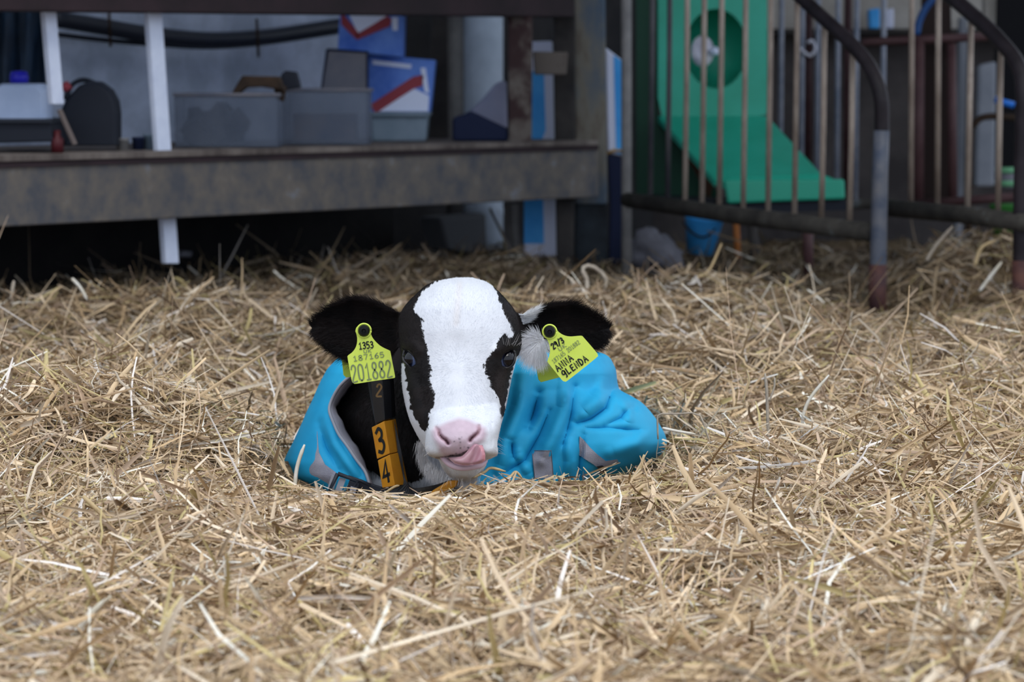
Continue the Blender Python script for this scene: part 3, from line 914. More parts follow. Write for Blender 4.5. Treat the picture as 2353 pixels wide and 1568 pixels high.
CL_K = [806, 810, 816, 824, 850, 880, 900, 915, 930, 950, 970, 1000, 1020, 1040, 1065, 1095, 1125, 1150]
CL_L = [900, 850, 800, 782, 756, 740, 731, 725, 718, 708, 700, 686, 677, 666, 655, 664, 700, 740]
CL_R = [1330, 1366, 1386, 1398, 1411, 1414, 1419, 1450, 1474, 1492, 1507, 1524, 1529, 1518, 1490, 1440, 1400, 1380]
_k = np.arange(806, 1151, 1.0)
def _sm(a):
    q = np.concatenate([np.full(20, a[0]) + (np.arange(20) - 20) * (a[1] - a[0]), a, np.full(20, a[-1])])
    w_ = np.exp(-(np.arange(-16, 17) / 6.5) ** 2); w_ /= w_.sum()
    return np.convolve(q, w_, 'same')[20:-20]
CL_L = _sm(np.interp(_k, CL_K, CL_L)); CL_R = _sm(np.interp(_k, CL_K, CL_R)); CL_K = _k
FOLDS = [([(1208, 819), (1193, 936), (1163, 1019), (1150, 1080)], -.010, 13), ([(1294, 860), (1298, 940), (1267, 1012), (1245, 1060)], -.011, 13),
         ([(1236, 905), (1224, 955), (1212, 985)], .016, 13), ([(1172, 1012), (1177, 1050)], .010, 8), ([(1262, 945), (1239, 1002), (1205, 1060), (1160, 1085)], .010, 9),
         ([(1318, 890), (1308, 960), (1296, 1020)], .010, 9), ([(1411, 885), (1390, 940), (1355, 964), (1325, 974)], .016, 7), ([(1390, 860), (1372, 920), (1340, 950)], -.012, 14),
         ([(1445, 935), (1425, 962), (1385, 980)], .008, 7), ([(1466, 922), (1449, 950)], .014, 11), ([(1418, 912), (1445, 950), (1440, 975)], -.009, 10),
         ([(1345, 985), (1410, 986), (1480, 992)], .007, 6), ([(1500, 980), (1460, 1020), (1400, 1040)], -.008, 14), ([(1340, 1000), (1330, 1060), (1325, 1100)], .009, 8),
         ([(1302, 1000), (1310, 1060), (1300, 1100)], -.007, 10), ([(1190, 1040), (1215, 1090)], -.005, 9),
         ([(748, 960), (770, 1020), (800, 1065), (830, 1105)], -.006, 8), ([(735, 975), (752, 1030), (780, 1080)], .006, 9), ([(760, 860), (735, 930), (705, 1010)], -.004, 12)]


def coatY(px, py, folds=True):
    px = np.asarray(px, float); py = np.asarray(py, float)
    L = np.interp(py, CL_K, CL_L); R = np.interp(py, CL_K, CL_R)
    c = (L + R) / 2; w_ = (R - L) / 2
    u = np.clip((px - c) / w_, -1, 1)
    Yf = np.interp(py, [800, 860, 1000, 1150], [4.36, 4.30, 4.26, 4.235])
    Ys = np.where(u < 0, 4.46, np.interp(py, [800, 900, 1000, 1150], [4.50, 4.54, 4.58, 4.55]))
    e = np.where(u < 0, 3.2, 2.6)
    Y = Yf + (Ys - Yf) * (1 - (1 - np.abs(u) ** e) ** (1 / e))
    if folds:
        fade = np.clip((1 - np.abs(u)) * 7, 0, 1)
        for ln, a, s in FOLDS:
            d, pos = segdist(px, py, ln)
            Y = Y + fade * a * 1.7 * np.exp(-(d / s) ** 2) * np.sin(np.clip(pos, .06, .94) * math.pi) ** .5
        Y = Y + fade * .004 * (vnoise(px / 26, py / 34, 0, 3) - .5)
    return Y


mbb = MB()
# skull and cheeks
HK = [639, 643, 650, 660, 672, 690, 710, 730, 760, 790, 805, 830, 870, 900, 940, 970, 1000, 1030, 1052]
HL = [1048, 1014, 990, 974, 962, 942, 926, 918, 915, 918, 921, 923, 923, 926, 934, 943, 958, 976, 1004]
HR = [1086, 1107, 1120, 1134, 1147, 1164, 1180, 1190, 1196, 1198, 1195, 1185, 1175, 1169, 1161, 1153, 1146, 1140, 1122]
loft(mbb, HK, HL, HR,
     [4.205, 4.18, 4.155, 4.135, 4.12, 4.108, 4.098, 4.093, 4.086, 4.082, 4.080, 4.076, 4.068, 4.060, 4.050, 4.045, 4.05, 4.06, 4.08],
     [4.225, 4.225, 4.22, 4.215, 4.21, 4.20, 4.195, 4.19, 4.185, 4.18, 4.175, 4.17, 4.165, 4.16, 4.15, 4.14, 4.14, 4.14, 4.14],
     [4.25, 4.26, 4.28, 4.30, 4.32, 4.34, 4.345, 4.35, 4.35, 4.35, 4.35, 4.34, 4.33, 4.32, 4.31, 4.29, 4.27, 4.25, 4.23], pf=2.5)
# muzzle
loft(mbb, [930, 950, 970, 990, 1010, 1030, 1043, 1051, 1056],
     [1000, 988, 983, 980, 978, 977, 980, 988, 1010], [1146, 1152, 1151, 1147, 1142, 1143, 1145, 1141, 1118],
     [4.06, 4.035, 4.012, 3.996, 3.990, 3.992, 3.998, 4.008, 4.03], [4.10, 4.08, 4.07, 4.06, 4.055, 4.055, 4.055, 4.06, 4.07],
     [4.18, 4.18, 4.18, 4.18, 4.17, 4.17, 4.17, 4.17, 4.16], pf=2.7)
# lower jaw and chin
loft(mbb, [1036, 1052, 1064, 1078, 1092, 1101, 1106], [1006, 1006, 1011, 1018, 1030, 1044, 1062], [1124, 1122, 1119, 1112, 1100, 1092, 1082],
     [4.03, 4.022, 4.020, 4.024, 4.036, 4.05, 4.075], [4.08, 4.08, 4.08, 4.09, 4.10, 4.105, 4.11], [4.24, 4.25, 4.25, 4.25, 4.24, 4.22, 4.18], pf=2.2)
# neck down to the chest
loft(mbb, [745, 800, 850, 900, 950, 1000, 1050, 1100, 1135, 1150], [960, 905, 860, 812, 780, 788, 812, 838, 856, 900],
     [1150, 1160, 1165, 1165, 1160, 1150, 1140, 1130, 1110, 1080], [4.31, 4.30, 4.305, 4.30, 4.285, 4.275, 4.265, 4.26, 4.27, 4.30],
     [4.40, 4.40, 4.40, 4.41, 4.41, 4.41, 4.41, 4.40, 4.40, 4.40], [4.6, 4.65, 4.7, 4.8, 4.8, 4.8, 4.8, 4.8, 4.7, 4.6], pf=2.2, step=8)
# trunk lying behind, under the coat
KK = [820, 840, 870, 900, 930, 970, 1010, 1050, 1090, 1125]
loft(mbb, KK, [930, 850, 800, 770, 748, 728, 708, 690, 695, 740], [1330, 1375, 1390, 1396, 1440, 1480, 1500, 1490, 1420, 1360],
     [4.45, 4.41, 4.40, 4.40, 4.39, 4.38, 4.37, 4.36, 4.36, 4.36], [4.6, 4.58, 4.56, 4.56, 4.6, 4.62, 4.62, 4.62, 4.6, 4.6],
     [4.8, 4.9, 5.0, 5.05, 5.1, 5.12, 5.12, 5.1, 5.05, 4.95], pf=2.2, step=10)
# folded forelegs buried in the straw in front of the chest
for s in (0, 1):
    q = spline([P(900 + 150 * s, 1120, 4.38), P(890 + 170 * s, 1165, 4.27), P(900 + 165 * s, 1180, 4.20), P(930 + 130 * s, 1190, 4.30)], 14)
    mbb.tube(q, np.interp(np.arange(14), [0, 6, 13], [.038, .026, .02]), 12)


# ears: a cupped leaf with thickness
def ear(top, bot, Y0, Y1, cup, th):
    n, m_ = 46, 30
    T_ = spline(top, n); B_ = spline(bot, n)
    vs = []
    for side in (0, 1):
        for i in range(n):
            s = i / (n - 1)
            for j in range(m_):
                v = j / (m_ - 1)
                p = T_[i] + (B_[i] - T_[i]) * v
                k = 4 * v * (1 - v)
                Y = Y0 + (Y1 - Y0) * s + cup * k ** .8 * (math.sin(min(1, s * 1.15) * math.pi) * .8 + .2)
                if side: Y += th * (.15 + .85 * min(1, k * 2.2)) * (1 - .55 * s) + .001
                vs.append(P(p[0], p[1], Y))
    fs = []; N = n * m_
    for i in range(n - 1):
        for j in range(m_ - 1):
            a = i * m_ + j
            fs.append((a, a + 1, a + m_ + 1, a + m_))
            fs.append((N + a, N + a + m_, N + a + m_ + 1, N + a + 1))
    for j in range(m_ - 1):
        for a, b in ((j, j + 1),): fs.append((a, N + a, N + b, b))
        a, b = (n - 1) * m_ + j, (n - 1) * m_ + j + 1
        fs.append((a, b, N + b, N + a))
    for i in range(n - 1):
        a, b = i * m_, (i + 1) * m_
        fs.append((a, b, N + b, N + a))
        a, b = i * m_ + m_ - 1, (i + 1) * m_ + m_ - 1
        fs.append((a, N + a, N + b, b))
    mbb.add(vs, fs)

EL_T = [(945, 712), (912, 717), (876, 699), (845, 688), (816, 684), (783, 693), (755, 707), (729, 727), (715, 746)]
EL_B = [(945, 790), (915, 800), (890, 822), (860, 838), (825, 836), (793, 826), (762, 809), (735, 785), (718, 764)]
ER_T = [(1172, 712), (1203, 722), (1236, 710), (1262, 700), (1290, 696), (1316, 697), (1345, 708), (1376, 728), (1400, 750)]
ER_B = [(1172, 785), (1203, 782), (1230, 792), (1262, 806), (1295, 812), (1330, 812), (1362, 805), (1388, 790), (1401, 764)]
ear(EL_T, EL_B, 4.205, 4.232, .020, .014)
ear(ER_T, ER_B, 4.205, 4.232, .020, .014)

tmp = mesh_obj('tmp', mbb.v, mbb.f, None)
rm = tmp.modifiers.new('r', 'REMESH'); rm.mode = 'VOXEL'; rm.voxel_size = .0017; rm.adaptivity = 0
sm = tmp.modifiers.new('s', 'SMOOTH'); sm.iterations = 5; sm.factor = .5
dg = bpy.context.evaluated_depsgraph_get()
me = bpy.data.meshes.new_from_object(tmp.evaluated_get(dg))
torg = ORG['tmp']
bpy.data.objects.remove(tmp)
# the trunk under the coat needs no such fine skin
tmp2 = bpy.data.objects.new('tmp2', me); COL.objects.link(tmp2)
_c = np.empty(len(me.vertices) * 3); me.vertices.foreach_get('co', _c); _c = _c.reshape(-1, 3) + torg
vg = tmp2.vertex_groups.new(name='g')
vg.add([int(i) for i in np.nonzero((_c[:, 1] > 4.43) | (_c[:, 2] < -.03))[0]], 1.0, 'REPLACE')
dm = tmp2.modifiers.new('d', 'DECIMATE'); dm.ratio = .42; dm.vertex_group = 'g'; dm.vertex_group_factor = 10
dg = bpy.context.evaluated_depsgraph_get()
me = bpy.data.meshes.new_from_object(tmp2.evaluated_get(dg))
bpy.data.objects.remove(tmp2)
nv = len(me.vertices)
V = np.empty(nv * 3); me.vertices.foreach_get('co', V); V = V.reshape(-1, 3) + torg
NR = np.empty(nv * 3); me.vertices.foreach_get('normal', NR); NR = NR.reshape(-1, 3)
print('calf verts', nv)

px, py = proj(V)
front = (NR[:, 1] < .15) & (V[:, 1] < 4.2)

EYEL = [(926, 820), (930, 806), (938, 805), (949, 814), (957, 828), (957, 839), (946, 845), (934, 836), (928, 829)]
EYER = [(1149, 829), (1154, 815), (1164, 807), (1176, 804), (1183, 812), (1182, 829), (1175, 841), (1164, 846), (1152, 842)]
NOSL = [(1002, 984), (1008, 990), (1010, 999), (1017, 1007), (1025, 1012), (1030, 1019)]
NOSR = [(1101, 979), (1101, 988), (1097, 996), (1089, 1003), (1083, 1008), (1080, 1013)]
MOUTH = [(1001, 1053), (1019, 1051), (1036, 1048), (1056, 1048), (1075, 1040)]
dY = np.zeros(nv)
def near(line, s):
    d, pos = segdist(px, py, line); return np.exp(-(d / s) ** 2), pos
hd = front & (py > 640) & (py < 1110)
g, pos = near(NOSL, 3.6); dY += np.where(hd & (V[:, 1] < 4.07), .011 * g * (.4 + .8 * pos), 0)
g, pos = near(NOSR, 3.6); dY += np.where(hd & (V[:, 1] < 4.07), .011 * g * (.4 + .8 * pos), 0)
g, pos = near([(994, 996), (1004, 1014), (1016, 1026)], 10); dY -= np.where(hd, .0035 * g, 0)
g, pos = near([(1111, 990), (1106, 1006), (1096, 1016)], 10); dY -= np.where(hd, .0035 * g, 0)
g, pos = near([(1055, 985), (1055, 1010)], 26); dY -= np.where(hd, .003 * g, 0)
g, pos = near(MOUTH, 3.2); dY += np.where(hd, .005 * g, 0)
g, pos = near([(1056, 1026), (1056, 1046)], 2.6); dY += np.where(hd, .0012 * g, 0)
g, pos = near([(985, 1040), (1000, 1046)], 12); dY -= np.where(hd, .003 * g, 0)
g, pos = near([(1135, 1028), (1122, 1040)], 12); dY -= np.where(hd, .004 * g, 0)
# brows, eye hollows, cheekbones, nasal bridge
g, pos = near([(925, 795), (945, 788), (962, 805)], 13); dY -= np.where(hd, .006 * g, 0)
g, pos = near([(1146, 805), (1164, 788), (1184, 792)], 13); dY -= np.where(hd, .006 * g, 0)
g, pos = near([(950, 855), (968, 885), (972, 930)], 15); dY += np.where(hd, .0035 * g, 0)
g, pos = near([(1146, 855), (1136, 885), (1138, 930)], 15); dY += np.where(hd, .0035 * g, 0)
g, pos = near([(1052, 850), (1058, 960)], 30); dY -= np.where(hd, .005 * g, 0)
g, pos = near([(1058, 660), (1052, 740)], 9); dY += np.where(hd, .0022 * g, 0)
g, pos = near([(1050, 790), (1050, 845)], 26); dY += np.where(hd, .003 * g, 0)
g, pos = near([(985, 975), (1020, 958), (1058, 952), (1095, 956), (1130, 972)], 4); dY += np.where(hd, .0012 * g, 0)
g, pos = near([(1128, 975), (1134, 1000), (1130, 1025)], 4); dY += np.where(hd, .0016 * g, 0)
# eye openings
for E in (EYEL, EYER):
    ins = inpoly(px, py, E); d, _ = segdist(px, py, E + [E[0]])
    dY += np.where(front & ins, np.clip(d / 3, 0, 1) * .022, 0)
V = P(px, py, V[:, 1] + dY)

# coat colours (own pattern of the animal)
BLK = np.array([.0055, .0046, .005]); WHT = np.array([.68, .70, .75]); PINK = np.array([.51, .395, .46]); BRN = np.array([.013, .009, .0088])
def X2(pts, ox=880, oy=620, s=4.126): return [(ox + x / s, oy + y / s) for x, y in pts]
BLAZE = X2([(620, 85), (480, 120), (370, 215), (320, 300), (292, 400), (340, 430), (390, 480), (360, 510), (380, 580), (405, 700), (430, 800), (450, 890), (462, 960), (440, 1050), (480, 1120), (495, 1180), (490, 1260), (455, 1340), (430, 1420), (420, 1530), (385, 1545), (300, 1400), (262, 1310), (232, 1150), (212, 1000), (200, 880), (120, 900), (120, 1200), (180, 1400), (250, 1600), (300, 2050), (1150, 2050), (1180, 1600), (1132, 1500), (1125, 1440), (1115, 1330), (1100, 1230), (1060, 1170), (1020, 1110), (995, 1020), (965, 970), (955, 910), (985, 860), (1020, 800), (1060, 760), (1075, 710), (1110, 640), (1140, 595), (1190, 640), (1235, 635), (1225, 580), (1200, 520), (1160, 450), (1140, 380), (1110, 310), (1090, 235), (1010, 100), (960, 40), (760, 30)])
RIM = [(1196, 815), (1186, 850), (1175, 900), (1165, 950), (1153, 975), (1150, 972), (1160, 940), (1170, 880), (1180, 830)]
PATCHR = [(1192, 724), (1181, 700), (1190, 703), (1202, 716), (1222, 706), (1240, 704), (1232, 722), (1219, 741), (1203, 748)]
TUFT = [(1200, 800), (1206, 775), (1222, 762), (1240, 772), (1262, 790), (1266, 815), (1240, 835), (1215, 830)]
CHEST = [(840, 1075), (862, 1088), (905, 1106), (935, 1112), (965, 1104), (985, 1085), (975, 1060), (958, 1030), (1000, 1010), (1160, 1040), (1160, 1200), (800, 1200)]
NOSE = X2([(425, 375), (600, 290), (750, 240), (900, 270), (1040, 340), (1125, 380), (1145, 480), (1110, 560), (1040, 620), (960, 700), (870, 750), (640, 790), (540, 795), (480, 730), (450, 640), (380, 520), (365, 430)], 930, 920, 6.03)


def coatcol(px, py, Y, jit=1.0):
    n1 = (vnoise(px / 5, py / 5, 0, 1) - .5) * 7 * jit
    n2 = (vnoise(px / 5, py / 5, 0, 2) - .5) * 7 * jit
    x = px + n1; y = py + n2
    head = Y < 4.24
    col = np.where(vnoise(px / 30, py / 30, 0, 4)[:, None] > .5, BLK, (BLK + BRN) / 2) * np.ones((len(px), 3))
    wh = np.zeros(len(px), bool)
    wh |= (head | (py < 700)) & inpoly(x, y, BLAZE)
    wh |= head & inpoly(x, y, RIM)
    wh |= inpoly(x, y, PATCHR)
    wh |= inpoly(x, y, TUFT) & (Y < 4.25)
    wh |= inpoly(x, y, CHEST) & (Y < 4.4) & (~head | (py > 1040))
    wh |= head & (py > 1000) & (px > 975)
    wcol = WHT * (1 - .06 * vnoise(px / 9, py / 14, 0, 5)[:, None])
    col = np.where(wh[:, None], wcol, col)
    # brown-black around the eyes
    g, _ = segdist(px, py, [(1150, 870), (1155, 930)]); k = np.exp(-(g / 22) ** 2) * .8
    col = np.where(wh[:, None], col, col * (1 - k[:, None]) + BRN * k[:, None] * 1.5)
    # pink nose pad
    hN = (Y < 4.08)
    d, _ = segdist(px, py, NOSE + [NOSE[0]])
    ins = inpoly(px, py, NOSE)
    sd = np.where(ins, d, -d)
    k = np.clip((sd + 5) / 12, 0, 1) * hN
    pk = PINK * (1 + .12 * (vnoise(px / 7, py / 7, 0, 6)[:, None] - .5))
    pale = np.exp(-((px - 1053) / 30) ** 2 - ((py - 1003) / 10) ** 2)[:, None]
    pk = pk * (1 - .35 * pale) + np.array([.64, .54, .62]) * .35 * pale
    col = col * (1 - k[:, None]) + pk * k[:, None]
    for ln in (NOSL, NOSR):
        d, pos = segdist(px, py, ln)
        k = np.exp(-(d / 2.9) ** 2) * np.clip(.25 + 1.2 * pos, 0, 1) * hN
        col = col * (1 - k[:, None]) + np.array([.05, .015, .02]) * k[:, None]
        k = np.exp(-(d / 6.0) ** 2) * .30 * hN
        col = col * (1 - k[:, None]) + np.array([.45, .19, .22]) * k[:, None]
    d, _ = segdist(px, py, MOUTH)
    k = np.exp(-(d / 2.4) ** 2) * .8 * hN
    col = col * (1 - k[:, None]) + np.array([.10, .04, .045]) * k[:, None]
    # black speckles on the pad
    for sx_, sy_, r_ in ((1056, 1009, 1.7), (1057, 1017, 1.5), (1076, 1029.5, 2.0), (1044, 1015, 1.1), (1062, 1005, 1.1), (1058, 1030, 1.2), (1066, 1028, 1.1), (1048, 1043, 1.6), (1056, 1045.5, 1.7), (1040, 1047, 1.8), (1035, 1047.5, 1.7), (1030, 1050, 1.7), (1065, 1041, 1.2), (1047, 1005, .9), (1024, 1050, 1.4), (1050, 1047, 1.2)):
        k = np.exp(-(((px - sx_) ** 2 + (py - sy_) ** 2) / (r_ * 1.25) ** 2)) * .95 * hN
        col = col * (1 - k[:, None]) + np.array([.02, .015, .02]) * k[:, None]
    # soiled corners of the mouth and chin
    for ln, s in (([(984, 1048), (1004, 1053)], 7), ([(1122, 1046), (1142, 1043)], 6), ([(1045, 1100), (1090, 1098)], 7), ([(1016, 1062), (1030, 1088)], 7)):
        d, _ = segdist(px, py, ln)
        k = np.exp(-(d / s) ** 2) * .45 * head
        col = col * (1 - k[:, None]) + np.array([.34, .27, .20]) * k[:, None]
    d, _ = segdist(px, py, [(1056, 655), (1052, 700), (1048, 745)])
    k = np.exp(-(d / 8) ** 2) * .22 * head
    col = col * (1 - k[:, None]) + np.array([.62, .50, .40]) * k[:, None]
    return col


CB = P(1056, 1120, 4.35) * [1, 1, 0]
calf = thing('calf', CB, 'black and white calf lying in the straw, licking its nose, facing the camera', 'calf')
me.vertices.foreach_set('co', (V - CB).ravel())
col = coatcol(px, py, V[:, 1])
at = me.color_attributes.new('Col', 'FLOAT_COLOR', 'POINT')
at.data.foreach_set('color', np.hstack([col, np.ones((nv, 1))]).astype(np.float32).ravel())
ra = me.attributes.new('Rgh', 'FLOAT', 'POINT')
dd, _ = segdist(px, py, NOSE + [NOSE[0]])
ra.data.foreach_set('value', np.where(inpoly(px, py, NOSE) & (V[:, 1] < 4.08), .42, .75).astype(np.float32))
me.materials.clear()
me.materials.append(attr_mat('calf_hide', rough=.7, spec=.22, bump=.25, sss=0.0, rough_attr='Rgh'))
me.polygons.foreach_set('use_smooth', [True] * len(me.polygons))
me.update()
bo = bpy.data.objects.new('body', me); COL.objects.link(bo); bo.parent = calf; ORG['body'] = CB
me.calc_loop_triangles()
TR = np.empty(len(me.loop_triangles) * 3, int); me.loop_triangles.foreach_get('vertices', TR); TR = TR.reshape(-1, 3)

# eyes
def colored(o, cols):
    a = o.data.color_attributes.new('Col', 'FLOAT_COLOR', 'POINT')
    a.data.foreach_set('color', np.hstack([cols, np.ones((len(cols), 1))]).astype(np.float32).ravel())

eye_m = attr_mat('wet_eye', rough=.07, spec=.42)
lid_m = mat('eyelid_skin', (.006, .005, .006), .45, spec=.5)
for (ex, ey, eY, E, ic, ir) in ((949, 825, 4.127, EYEL, (932, 828), (16, 26)), (1162, 826, 4.121, EYER, (1173, 823), (18, 25))):
    c = P(ex, ey, eY); R_ = .0136
    mb = MB()
    prof = [(-R_ * math.cos(a), max(R_ * math.sin(a), 1e-5)) for a in np.linspace(0.01, math.pi - .01, 40)]
    mb.lathe(c, prof, 56, axis=(0, -1, 0), ref=(0, 0, 1))
    eb = mb.build('eyeball', eye_m, calf, smooth=True)
    vv = np.array(mb.v); ax_, ay_ = proj(vv)
    q = np.hypot((ax_ - ic[0]) / ir[0], (ay_ - ic[1]) / ir[1])
    nas = np.clip(((ax_ - ic[0]) * (1 if ex < 1050 else -1)) / 6, 0, 1)
    k = (np.clip((q - 1) * 8, 0, 1) * nas)[:, None]
    k2 = np.clip((q - .72) * 7, 0, 1)[:, None]
    pu = np.array([.002, .002, .004]) * (1 - k2) + np.array([.010, .013, .030]) * k2
    colored(eb, pu * (1 - k) + np.array([.17, .22, .40]) * k)
    # lids hug the ball
    lid = []
    for x, y in spline(E + [E[0]], 44)[:-1]:
        r = ray(x, y); r = r / np.linalg.norm(r)
        oc = CAM - c; b_ = r @ oc; disc = b_ * b_ - (oc @ oc - R_ * R_)
        t_ = -b_ - math.sqrt(max(disc, 0))
        lid.append(CAM + r * (t_ - .0008))
    mb = MB(); lid = np.array(lid + [lid[0]])
    mb.tube(lid, .0019, 8)
    mb.build('eyelid', lid_m, calf, smooth=True)

# tongue curling up over the lip
TON = [(1029.5, 1052), (1048, 1051), (1061, 1049), (1072, 1039), (1080, 1029), (1087, 1020), (1095, 1016.5), (1103, 1017.5), (1109, 1024), (1113, 1034), (1115.5, 1046), (1115, 1058), (1108, 1065), (1090, 1069), (1072, 1071), (1056, 1070), (1044, 1066), (1036, 1059)]
def tonY(px, py):
    Y = 3.988 + .012 * ((px - 1085) / 40) ** 2 * (px < 1085)
    d, _ = segdist(px, py, [(1102, 1024), (1094, 1045), (1086, 1062)])
    Y = Y + .006 * np.exp(-(d / 7) ** 2)
    d, _ = segdist(px, py, TON + [TON[0]])
    return Y + .007 * np.exp(-(d / 4) ** 2) - .002
tv, tf = patch(TON, tonY, 2.2, .007)
ton = mesh_obj('tongue', tv, tf, attr_mat('wet_tongue', rough=.28, spec=.5), calf, smooth=True)
ax_, ay_ = proj(tv)
d1, _ = segdist(ax_, ay_, [(1096, 1028), (1090, 1048), (1083, 1063)])
d2, _ = segdist(ax_, ay_, [(1104, 1024), (1111, 1040), (1112, 1056)])
d3, _ = segdist(ax_, ay_, [(1040, 1056), (1062, 1058), (1080, 1042)])
tc_ = np.array([.42, .22, .27]) * np.ones((len(tv), 3))
tc_ = tc_ * (1 - .5 * np.exp(-(d3 / 6) ** 2))[:, None] + np.array([.62, .42, .45]) * (.5 * np.exp(-(d3 / 6) ** 2))[:, None]
tc_ = tc_ * (1 - .7 * np.exp(-(d1 / 3) ** 2))[:, None] + np.array([.55, .36, .42]) * (.7 * np.exp(-(d1 / 3) ** 2))[:, None]
tc_ = tc_ * (1 - .6 * np.exp(-(d2 / 4) ** 2))[:, None] + np.array([.58, .20, .22]) * (.6 * np.exp(-(d2 / 4) ** 2))[:, None]
colored(ton, tc_)
lip = spline([(1012, 1051), (1021, 1056), (1032, 1066), (1048, 1073), (1068, 1075), (1092, 1071.5), (1108, 1067), (1118, 1060)], 36)
lp = P(lip[:, 0], lip[:, 1], 4.014 + .018 * ((lip[:, 0] - 1066) / 55) ** 2)
MB().tube(lp, np.interp(np.arange(36), [0, 5, 28, 35], [.0012, .0040, .0046, .002]), 12).build('lower_lip', mat('lip_skin', (.54, .39, .46), .45, spec=.45), calf, smooth=True)


# ---------------------------------------------------------------- fur
def hair_obj(name, root, dirs, length, cols, rad, parent, bend=None, npt=4):
    n = len(root)
    s = np.linspace(0, 1, npt)
    pts = root[:, None, :] + dirs[:, None, :] * (length[:, None] * s[None, :])[:, :, None]
    if bend is not None:
        pts = pts + bend[:, None, :] * ((length[:, None] * (s[None, :] ** 2)))[:, :, None]
    cu = bpy.data.hair_curves.new(name)
    cu.add_curves([npt] * n)
    cu.points.foreach_set('position', (pts - ORG[parent.name]).astype(np.float32).ravel())
    r = (np.asarray(rad) * np.ones(n))[:, None] * np.array([1, .85, .6, .12])[None, :npt]
    cu.points.foreach_set('radius', r.astype(np.float32).ravel())
    a = cu.attributes.new('Col', 'FLOAT_COLOR', 'CURVE')
    a.data.foreach_set('color', np.hstack([cols, np.ones((n, 1))]).astype(np.float32).ravel())
    cu.materials.append(HAIRM)
    o = bpy.data.objects.new(name, cu); COL.objects.link(o); o.parent = parent
    o['kind'] = 'stuff'
    return o

HAIRM = attr_mat('hair', rough=.6, spec=.12)


def sample(mask_tri, n):
    t = TR[mask_tri]
    a, b, c = V[t[:, 0]], V[t[:, 1]], V[t[:, 2]]
    ar = np.linalg.norm(np.cross(b - a, c - a), axis=1) + 1e-12
    k = rng.choice(len(t), n, p=ar / ar.sum())
    r1 = np.sqrt(rng.random(n)); r2 = rng.random(n)
    p = a[k] * (1 - r1)[:, None] + b[k] * (r1 * (1 - r2))[:, None] + c[k] * (r1 * r2)[:, None]
    nr = NR[t[k, 0]]
    return p, nr

cen = V[TR].mean(axis=1)
cpx, cpy = proj(cen)
cn = NR[TR[:, 0]]
vis = cn[:, 1] < .35
isear = (cpx < 916) & (cen[:, 1] < 4.275) & (cpy < 845) | (cpx > 1200) & (cen[:, 1] < 4.275) & (cpy < 845)
ishead = vis & ~isear & (cen[:, 1] < 4.25) & (cpx > 905) & (cpx < 1215) & (cpy < 1110)
ndist, _ = segdist(cpx, cpy, NOSE + [NOSE[0]])
innose = inpoly(cpx, cpy, NOSE) & (cen[:, 1] < 4.08)
ineye = inpoly(cpx, cpy, EYEL) | inpoly(cpx, cpy, EYER)
mouthz = segdist(cpx, cpy, MOUTH)[0] < 5
ishead &= ~innose & ~ineye & ~mouthz & ~(inpoly(cpx, cpy, TON))


def lay(p, nr, flow, up, jit):
    f = flow - nr * np.sum(flow * nr, axis=1)[:, None]
    f /= np.linalg.norm(f, axis=1)[:, None] + 1e-9
    d = f + nr * up + rng.normal(size=p.shape) * jit
    return d / np.linalg.norm(d, axis=1)[:, None]

# face: short coat sweeping away from the muzzle and a whorl between the eyes
p_, n_ = sample(ishead, 90000)
hx, hy = proj(p_)
wx, wy = hx - 1050, hy - 838
up_ = hy < 838
rr_ = np.hypot(wx, wy) + 8
fx = wx / rr_; fz = -wy / rr_
fl = np.stack([fx, np.full(len(hx), .3), fz], 1)
low = hy > 1050
fl[low] = [0, .2, -1]
d_ = lay(p_, n_, fl, .12, .12)
ln = np.interp(hy, [640, 900, 980, 1050, 1110], [.0052, .0042, .0026, .0030, .007]) * rng.uniform(.6, 1.3, len(hx))
c_ = coatcol(hx, hy, p_[:, 1], .8)
nd = np.where(inpoly(hx, hy, NOSE), 0, segdist(hx, hy, NOSE + [NOSE[0]])[0])
keep = nd > 3
hair_obj('face_fur', p_[keep] - n_[keep] * .0003, d_[keep], ln[keep], (c_ * rng.uniform(.93, 1.05, (len(hx), 1)))[keep], .00008, calf)
# ears
p_, n_ = sample(isear, 42000)
hx, hy = proj(p_)
lf = hx < 1050
dt1, _ = segdist(hx, hy, EL_T); dt2, _ = segdist(hx, hy, EL_B); dt3, _ = segdist(hx, hy, ER_T); dt4, _ = segdist(hx, hy, ER_B)
rimt = np.minimum(dt1, dt3); rimb = np.minimum(dt2, dt4)
vz = np.where(rimt < rimb, .9, -.9) * np.exp(-np.minimum(rimt, rimb) / 18)
fl = np.stack([np.where(lf, -1.0, 1.0) * (.9), np.full(len(hx), -.05), vz + .05], 1)
d_ = lay(p_, n_, fl, .30, .16)
ln = (.007 + .006 * np.exp(-np.minimum(rimt, rimb) / 8)) * rng.uniform(.5, 1.4, len(hx))
c_ = coatcol(hx, hy, p_[:, 1], .6) * rng.uniform(.7, 1.9, (len(hx), 1))
hair_obj('ear_fur', p_, d_, ln, np.clip(c_, 0, .85), .00013, calf)
# neck and chest
isneck = vis & ~isear & (cen[:, 1] >= 4.24) & (cen[:, 1] < 4.42) & (cpx > 770) & (cpx < 1110) & (cpy > 850) & (cpy < 1150)
p_, n_ = sample(isneck, 26000)
hx, hy = proj(p_)
fl = np.stack([-.08 * np.ones(len(hx)), np.zeros(len(hx)), -np.ones(len(hx))], 1)
c_ = coatcol(hx, hy, p_[:, 1], 1)
wht = c_[:, 0] > .3
d_ = lay(p_, n_, fl, .3, .22)
ln = np.where(wht, .010, .007) * rng.uniform(.5, 1.3, len(hx))
hair_obj('neck_fur', p_, d_, ln, c_ * rng.uniform(.8, 1.05, (len(hx), 1)), .00014, calf)
